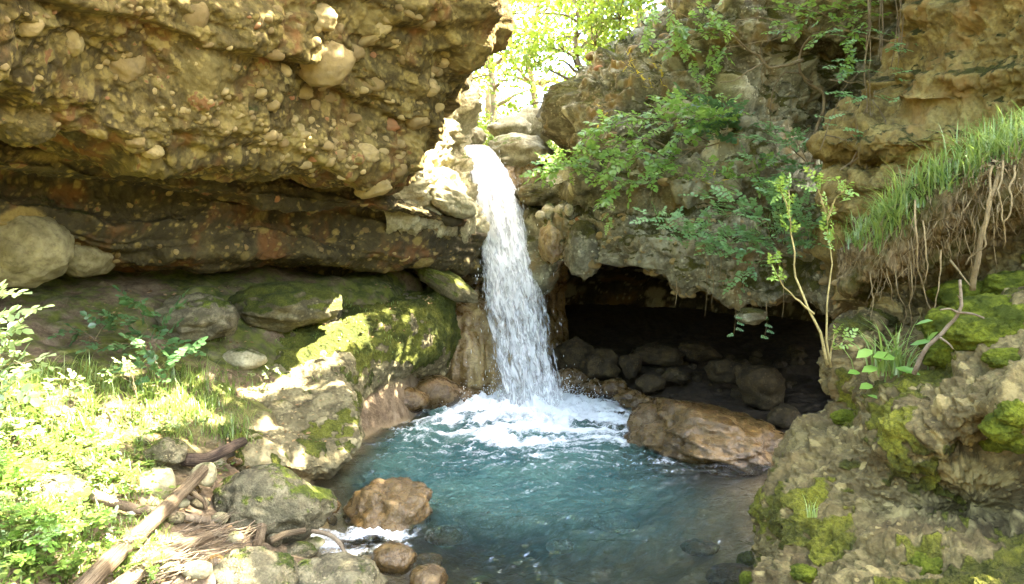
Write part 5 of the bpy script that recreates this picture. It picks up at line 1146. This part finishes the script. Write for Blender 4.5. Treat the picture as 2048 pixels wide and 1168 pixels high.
grass_on('shore_grass', 'grass growing on the left shore in sun and shade', tufts(160, 14, lambda: (R.uniform(-30, 500) if R.random() < .8 else R.uniform(250, 520), R.uniform(745, 890)), 9), (.06, .22), (.1, 1.2), R)
grass_on('shore_grass', 'grass between the leafy plants below the left boulder', tufts(120, 14, lambda: (R.uniform(-30, 330), R.uniform(890, 1168)), 9), (.04, .14), (.2, 1.2), R)
grass_on('shore_grass', 'grass spreading away along the cliff foot beside the tall sunlit plant', tufts(160, 12, lambda: (R.uniform(-420, -20), R.uniform(700, 1150)), 9), (.05, .18), (.2, 1.2), R)
grass_on('ledge_grass', 'short grass on the sheltered terrace of the cliff ledge', tufts(60, 12, lambda: (R.uniform(1500, 1760), R.uniform(440, 500)), 8), (.08, .22), (.3, 1.4), R)
grass_on('moss_grass', 'thin grass scattered over the mossy ledge', tufts(70, 7, lambda: (R.uniform(420, 800), R.uniform(600, 770)), 6), (.02, .07), (.3, 1.3), R, 3)
def cover(name, label, spots, hr, lr, R_, per=9, mat='cover'):
    c, d, up, ln = [], [], [], []
    for u, v in spots:
        p_, n_ = hit(u, v); H = R_.uniform(*hr)
        for k in range(per):
            a = R_.uniform(0, 2 * math.pi); c.append(p_ + np.array([R_.normal(0, .035), R_.normal(0, .035), H * R_.uniform(.2, 1)])); d.append([math.cos(a), math.sin(a), R_.normal(.05, .25)]); up.append([R_.normal(0, .25), R_.normal(-.15, .25), 1]); ln.append(R_.uniform(*lr))
    c = np.array(c); ln = np.array(ln); V, Fc = place_leaves(c, np.array(d), np.array(up), ln, ln * R_.uniform(.75, 1.1, len(ln)))
    return tag(ob(name, mesh_np(name, V, Fc, {'tone': np.repeat(R_.random(len(c)), len(LV))}, smooth=False), M[mat]), label, 'ground cover', kind='stuff')
cover('ground_cover', 'small round leaved plants covering the left shore', [(R.uniform(-30, 340) if R.random() < .75 else R.uniform(0, 470), R.uniform(770, 1000)) for _ in range(210)] + [(R.uniform(-420, -30), R.uniform(700, 1150)) for _ in range(260)], (.02, .14), (.016, .06), R)
cover('ground_cover', 'leafy herbs along the bottom of the grassy shore', [(R.uniform(-30, 250), R.uniform(1000, 1190)) for _ in range(110)], (.02, .15), (.016, .06), R)
cover('ground_cover', 'low green sprouts on the edge of the mossy ledge', [(R.uniform(440, 540), R.uniform(740, 830)) for _ in range(60)], (.01, .05), (.015, .03), R, 6)
t = NT('dead_leaf'); M['dead_leaf'] = t.out(t.bsdf(t.mix(t.attr('tone'), (0.16, 0.09, 0.035), (0.40, 0.27, 0.13)), .8, None, .2))
cover('leaf_litter', 'dry fallen leaves scattered over the terrace and ledge', [(R.uniform(150, 860), R.uniform(570, 700)) for _ in range(210)] + [(R.uniform(380, 640), R.uniform(760, 900)) for _ in range(60)] + [(R.uniform(300, 520), R.uniform(880, 1160)) for _ in range(120)], (.005, .02), (.02, .05), R, 2, 'dead_leaf')
cover('leaf_litter', 'dry leaves and bits caught on the root bank', [(R.uniform(1850, 2048), R.uniform(290, 380)) for _ in range(60)], (.005, .03), (.02, .06), R, 2, 'dead_leaf')

# ---- left shore plants
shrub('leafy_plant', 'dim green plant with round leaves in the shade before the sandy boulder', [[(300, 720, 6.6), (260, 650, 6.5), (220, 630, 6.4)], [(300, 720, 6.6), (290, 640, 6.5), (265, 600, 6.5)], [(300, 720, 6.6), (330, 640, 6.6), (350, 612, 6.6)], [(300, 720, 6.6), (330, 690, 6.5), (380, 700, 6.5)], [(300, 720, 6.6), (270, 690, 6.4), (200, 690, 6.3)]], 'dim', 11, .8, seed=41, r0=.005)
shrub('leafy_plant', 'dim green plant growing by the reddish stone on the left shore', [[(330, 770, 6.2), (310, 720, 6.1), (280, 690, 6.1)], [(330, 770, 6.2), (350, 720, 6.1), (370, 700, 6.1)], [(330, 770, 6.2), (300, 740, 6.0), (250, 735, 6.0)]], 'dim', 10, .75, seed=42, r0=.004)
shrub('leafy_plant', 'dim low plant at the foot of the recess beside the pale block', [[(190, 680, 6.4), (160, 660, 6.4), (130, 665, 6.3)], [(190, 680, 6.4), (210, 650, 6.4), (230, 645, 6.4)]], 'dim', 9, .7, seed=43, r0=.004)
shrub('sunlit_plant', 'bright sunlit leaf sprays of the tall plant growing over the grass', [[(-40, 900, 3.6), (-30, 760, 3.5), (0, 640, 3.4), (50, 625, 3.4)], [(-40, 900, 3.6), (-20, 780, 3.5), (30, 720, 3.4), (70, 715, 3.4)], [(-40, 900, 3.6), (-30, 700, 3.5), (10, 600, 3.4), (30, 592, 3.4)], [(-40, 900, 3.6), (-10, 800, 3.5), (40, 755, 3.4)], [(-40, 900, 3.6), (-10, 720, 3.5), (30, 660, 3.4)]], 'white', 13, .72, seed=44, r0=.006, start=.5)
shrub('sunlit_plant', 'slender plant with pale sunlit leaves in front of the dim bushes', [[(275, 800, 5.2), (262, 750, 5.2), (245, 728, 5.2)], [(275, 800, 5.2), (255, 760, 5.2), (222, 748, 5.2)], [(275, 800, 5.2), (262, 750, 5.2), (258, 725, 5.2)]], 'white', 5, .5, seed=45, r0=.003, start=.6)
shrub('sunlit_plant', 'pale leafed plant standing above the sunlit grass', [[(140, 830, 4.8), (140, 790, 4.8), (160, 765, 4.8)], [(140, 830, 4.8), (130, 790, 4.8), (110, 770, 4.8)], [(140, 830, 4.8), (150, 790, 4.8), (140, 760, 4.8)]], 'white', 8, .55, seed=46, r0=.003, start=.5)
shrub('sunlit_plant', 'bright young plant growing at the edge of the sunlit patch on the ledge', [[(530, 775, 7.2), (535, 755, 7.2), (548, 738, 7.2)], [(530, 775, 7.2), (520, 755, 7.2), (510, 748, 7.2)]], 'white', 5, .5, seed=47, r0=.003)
shrub('leafy_plant', 'green plant with lobed leaves growing through the sticks beside the log', [[(295, 1110, 4.1), (300, 1085, 4.05), (285, 1070, 4.05)], [(295, 1110, 4.1), (310, 1085, 4.05), (325, 1085, 4.0)], [(295, 1110, 4.1), (300, 1120, 4.0), (310, 1130, 3.95)]], 'fresh', 7, .6, seed=48, r0=.003, start=.4)

R = np.random.default_rng(91)
for i in range(26):
    u, v = (R.uniform(0, 330), R.uniform(870, 1000)) if i % 2 else (R.uniform(0, 240), R.uniform(1010, 1150))
    p_, n_ = hit(u, v); Y_ = float(p_[1]); br = []
    for k in range(4): br.append([(u, v, Y_), (u + R.normal(0, 14), v - R.uniform(14, 26), Y_), (u + R.normal(0, 34), v - R.uniform(24, 52), Y_ - R.uniform(0, .12))])
    kind = ('fresh', 'white', 'hazel')[i % 3]
    shrub('herb', {'fresh': 'small herb with fine leaflets in the sunlit grass', 'white': 'small herb with pale round leaves in the sunlit grass', 'hazel': 'small herb with broad green leaves in the sunlit grass'}[kind], br, kind, 5, R.uniform(.35, .6), 'herbs in the sunlit grass', seed=60 + i, r0=.002, start=.3, cat='herb')

# ------------------------------------------------------------------ trees beyond the notch
def crown_leaves(centres, radii, n, ls, R_, flat=.7):
    k = R_.integers(len(centres), size=n); d = R_.normal(size=(n, 3)); d /= np.linalg.norm(d, axis=1)[:, None]
    c = centres[k] + d * (radii[k] * R_.random(n) ** .45)[:, None] * np.array([1, 1, flat])
    dr = R_.normal(size=(n, 3)); dr[:, 2] -= .3; up = R_.normal(0, .6, (n, 3)); up[:, 2] += 1
    ln = R_.uniform(*ls, n); V, Fc = place_leaves(c, dr, up, ln, ln * .8, LV, LF)
    return V, Fc, np.repeat(R_.random(n), len(LV))
def tree(label, base, H, spread, n, ls, seed, group, lean=(0, 0), mat='leaf_tree', low=.25, nc=34):
    R_ = np.random.default_rng(900 + seed); base = np.array(base, float)
    root = empty('tree', base, label, 'tree', group)
    topp = np.array([lean[0], lean[1], H]); tr_ = bend(np.zeros(3), topp, 16, 0, .04, seed=seed)
    parts = [tube(tr_, np.linspace(.012 * H + .03, .012, 16), 8)]; cs = []
    for i in range(nc):
        t_ = low + (1 - low) * (i + R_.random()) / nc; o_ = tr_[int(t_ * 15)]; a = i * 2.4 + R_.normal(0, .4); l = spread * (1.15 - .75 * abs(t_ - .55) * 1.6) * R_.uniform(.45, 1)
        e = o_ + np.array([math.cos(a) * l, math.sin(a) * l, l * R_.uniform(.0, .5)]); cs.append(e)
        parts.append(tube(bend(o_, e, 7, -.05, .08, seed=i + seed), np.linspace(.010 * H * (1.05 - t_) + .008, .005, 7), 5))
    V, Fl = merge(parts); ob('trunk', mesh_np('trunk', V, Fl), M['bark'], root)
    cs = np.array(cs); V, Fc, tone = crown_leaves(cs, R_.uniform(.3, .62, len(cs)) * spread * .75, n, ls, R_)
    ob('crown', mesh_np('crown', V, Fc, {'tone': tone}, smooth=False), M[mat], root)
    return root
def ground_valley(x, y):
    i = np.argmin((VG[:, 0] - x) ** 2 + (VG[:, 1] - y) ** 2); return VG[i, 2]
for i, (x, y, H, s) in enumerate(((-1.6, 17, 5.5, 2.0), (1.6, 17.5, 6.0, 2.0), (3.2, 19, 7, 2.4), (-0.6, 22, 8, 2.8), (2.4, 23, 9, 2.8), (0.8, 27, 10, 3.4), (4.2, 25, 11, 3.4), (-3, 24, 9, 3), (3.6, 33, 14, 4.2), (-1, 34, 13, 4.5))):
    tree('slender sunlit tree with yellow green leaves beyond the waterfall notch', (x, y, ground_valley(x, y) - .1), H, s, 4200, (.08, .17), i, 'sunlit trees beyond the notch')
R = np.random.default_rng(66)
for i, (x, y, s) in enumerate(((-.75, 14.6, .5), (-.1, 15.4, .6), (.55, 16, .55), (1.1, 15.5, .5), (-1.1, 15.6, .7), (.2, 18, .9), (1.3, 18.5, .9), (-.6, 18.5, .9), (0.4, 20, 1.1), (2.1, 16.4, .8))):
    b = np.array([x, y, ground_valley(x, y)]); root = empty('valley_bush', b, 'low bright bush on the slope just above the waterfall', 'bush', 'bushes above the waterfall')
    cs = np.array([[R.normal(0, s * .4), R.normal(0, s * .4), s * R.uniform(.3, 1.2)] for _ in range(14)])
    V, Fl = merge([tube(bend(np.zeros(3), c_, 6, 0, .1, seed=j), np.linspace(.012, .004, 6), 4) for j, c_ in enumerate(cs)]); ob('branch', mesh_np('branch', V, Fl), M['bark'], root)
    V, Fc, tone = crown_leaves(cs, np.full(14, s * .42), 900, (.05, .11), R); ob('foliage', mesh_np('foliage', V, Fc, {'tone': tone}, smooth=False), M['leaf_tree'], root)
# slope grass at the rim
c = np.array([[x, y, ground_valley(x, y)] for x, y in zip(R.uniform(-1.4, 1.2, 500), R.uniform(13.2, 17, 500))])
V, Q, m = blades(c, R.uniform(.08, .3, 500), R.uniform(.1, 1.2, 500), R.uniform(.008, .016, 500), R); tag(ob('slope_grass', mesh_np('slope_grass', V, Q, {'tone': np.repeat(R.random(500), m)}), M['grass']), 'grass on the slope above the waterfall', 'grass', kind='stuff')
# shrubs on the rim of the right cliff, against the bright gap
for i, (u, v, Y) in enumerate(((1240, 40, 12.4), (1190, 90, 12.6), (1290, -10, 12.2), (1350, -70, 12.0))):
    b = P(u, v, Y); root = empty('rim_bush', b, 'green bush on the rim of the right cliff against the bright gap', 'bush', 'bushes on the rim of the right cliff')
    cs = np.array([[R.normal(0, .3), R.normal(0, .3), R.uniform(-.1, .8)] for _ in range(12)])
    V, Fl = merge([tube(bend(np.zeros(3), c_, 6, 0, .1, seed=j), np.linspace(.010, .003, 6), 4) for j, c_ in enumerate(cs)]); ob('branch', mesh_np('branch', V, Fl), M['bark'], root)
    V, Fc, tone = crown_leaves(cs, np.full(12, .26), 480, (.06, .11), R); ob('foliage', mesh_np('foliage', V, Fc, {'tone': tone}, smooth=False), M['leaf_tree'], root)

# ------------------------------------------------------------------ added trees above the view: crowns shaped to shade the gorge and pass sun spots
SV = np.array(SUN[:])
lit = []          # sun spots of the photograph: pixel, radius in metres
for u, v, r_ in ((705, 650, .2), (672, 668, .2), (645, 690, .2), (610, 715, .2), (590, 735, .2), (560, 755, .2), (690, 640, .22), (720, 618, .16), (650, 660, .24), (625, 690, .22), (735, 655, .14), (575, 745, .22), (540, 765, .24), (510, 772, .18), (600, 735, .12), (750, 600, .12), (540, 850, .10),
                 (150, 830, .22), (60, 800, .22), (220, 850, .20), (100, 870, .24), (340, 800, .18), (40, 930, .22), (180, 900, .2), (60, 1060, .22), (130, 1100, .2), (20, 1130, .25), (90, 1150, .22), (270, 830, .16), (20, 860, .25), (320, 840, .12), (380, 830, .1), (240, 960, .12), (170, 1020, .1),
                 (40, 980, .12), (150, 985, .12), (275, 1085, .10), (250, 1110, .11), (215, 1150, .12), (340, 1010, .06), (490, 985, .055), (540, 988, .06), (585, 962, .085), (610, 1025, .10), (640, 1050, .08), (330, 1085, .10), (410, 1140, .10), (440, 1150, .08), (700, 1060, .16), (670, 1060, .10), (510, 1145, .07), (545, 1150, .06), (300, 960, .06), (320, 1140, .08), (580, 1110, .06), (800, 985, .05),
                 (400, 890, .07), (250, 745, .10), (300, 880, .08)):
    p_, n_ = hit(u, v); lit.append((p_, r_))
for u, v, Y, r_ in ((1290, 60, 10.1, .3), (1380, 100, 9.8, .35), (1130, 325, 9.3, .3), (1230, 290, 8.9, .3), (40, 640, 3.4, .22), (40, 730, 3.4, .24), (10, 600, 3.4, .2), (0, 760, 3.5, .2), (240, 735, 5.2, .10), (140, 775, 4.8, .12)):
    lit.append((P(u, v, Y), r_))
for u, v in ((860, 300), (900, 250), (880, 340), (920, 200), (840, 360), (870, 380), (910, 300), (900, 350), (820, 400)):
    lit.append((P(u, v, 9.8), .34))
LP_ = np.array([l[0] for l in lit]); LR_ = np.array([l[1] for l in lit])
R = np.random.default_rng(3)
n = 32000
tgt = np.c_[R.uniform(-8.8, 4.2, n), R.uniform(1.0, 10.3, n), np.full(n, .6)]
h = R.uniform(6.6, 8.9, n); c = tgt + SV * ((h - .6) / SV[2])[:, None]
keep = np.ones(n, bool)
for p_, r_ in zip(LP_, LR_):
    w_ = c - p_; al = w_ @ SV; dd = np.linalg.norm(w_ - al[:, None] * SV, axis=1); keep &= ~((dd < r_ + .06) & (al > 0))  # leaves removed along the sun ray to each listed spot
clump = fbm(c * np.array([1.1, 1.1, .8]), 2); keep &= clump > -.95
v_ = HV - (c[:, 2] - CZ) / np.maximum(c[:, 1], .1) * F; keep &= v_ < -60
c = c[keep]
n2 = 3500; tg2 = np.c_[R.uniform(1.2, 4.6, n2), R.uniform(3, 9.5, n2), np.full(n2, 1.)]; c2 = tg2 + SV * ((R.uniform(7, 9, n2) - 1.) / SV[2])[:, None]  # extra leaves without gaps, added to block stray sun
c = np.concatenate([c, c2])
roots = [((5.6, 7.6, 7.2), (3.0, 6.5, 8.4)), ((6.8, 3.2, 1.4), (2.2, 3.2, 8.2)), ((-6.2, 0.4, 1.2), (-1.5, 3.0, 8.2)), ((3.6, 13, 9.6), (1.2, 8.6, 8.6))]
ends = np.array([r_[1] for r_ in roots]); own = np.argmin(np.linalg.norm(c[:, None, :2] - ends[None, :, :2], axis=2), 1)
for k, (b, e) in enumerate(roots):
    b = np.array(b); e = np.array(e); root = empty('added_shade_tree', b, 'added tree out of view, its crown shaped to shade the gorge', 'tree', 'added trees shading the gorge from above')
    ck = c[own == k]; parts = [tube(bend(np.zeros(3), e - b, 14, -.10, .03, seed=k), np.linspace(.16, .06, 14), 10)]
    for j in R.integers(len(ck), size=26):
        parts.append(tube(bend(e - b, ck[j] - b, 8, -.04, .06, seed=int(j)), np.linspace(.04, .008, 8), 5))
    V, Fl = merge(parts); ob('trunk', mesh_np('trunk', V, Fl), M['bark'], root)
    m = len(ck); up = R.normal(0, .35, (m, 3)) + SV; dr = R.normal(size=(m, 3)); dr[:, 2] *= .4; ln = R.uniform(.13, .24, m)
    V, Fc = place_leaves(ck - b, dr, up, ln, ln * .85)
    ob('crown', mesh_np('crown', V, Fc, {'tone': np.repeat(R.random(m), len(LV))}, smooth=False), M['leaf_added_tree'], root)

# added trees behind the eye, out of view, to cut low frontal sky light
for i, (x, y, z, H, s_) in enumerate(((-5.5, -7, 1.5, 8, 3.0), (0.5, -9, 0.3, 8.5, 3.2), (5.5, -6, 1.5, 8, 3.0), (9, 0, 2, 8, 3.0), (-9, -2, 2, 8, 3.0), (-3, -13, .8, 10, 3.6), (4, -13, .8, 10, 3.6))):
    tree('added tree out of view behind the viewer, cutting the frontal light', (x, y, z), H, s_, 2600, (.22, .40), 40 + i, 'added trees behind the viewer', mat='leaf_added_tree', low=.12)
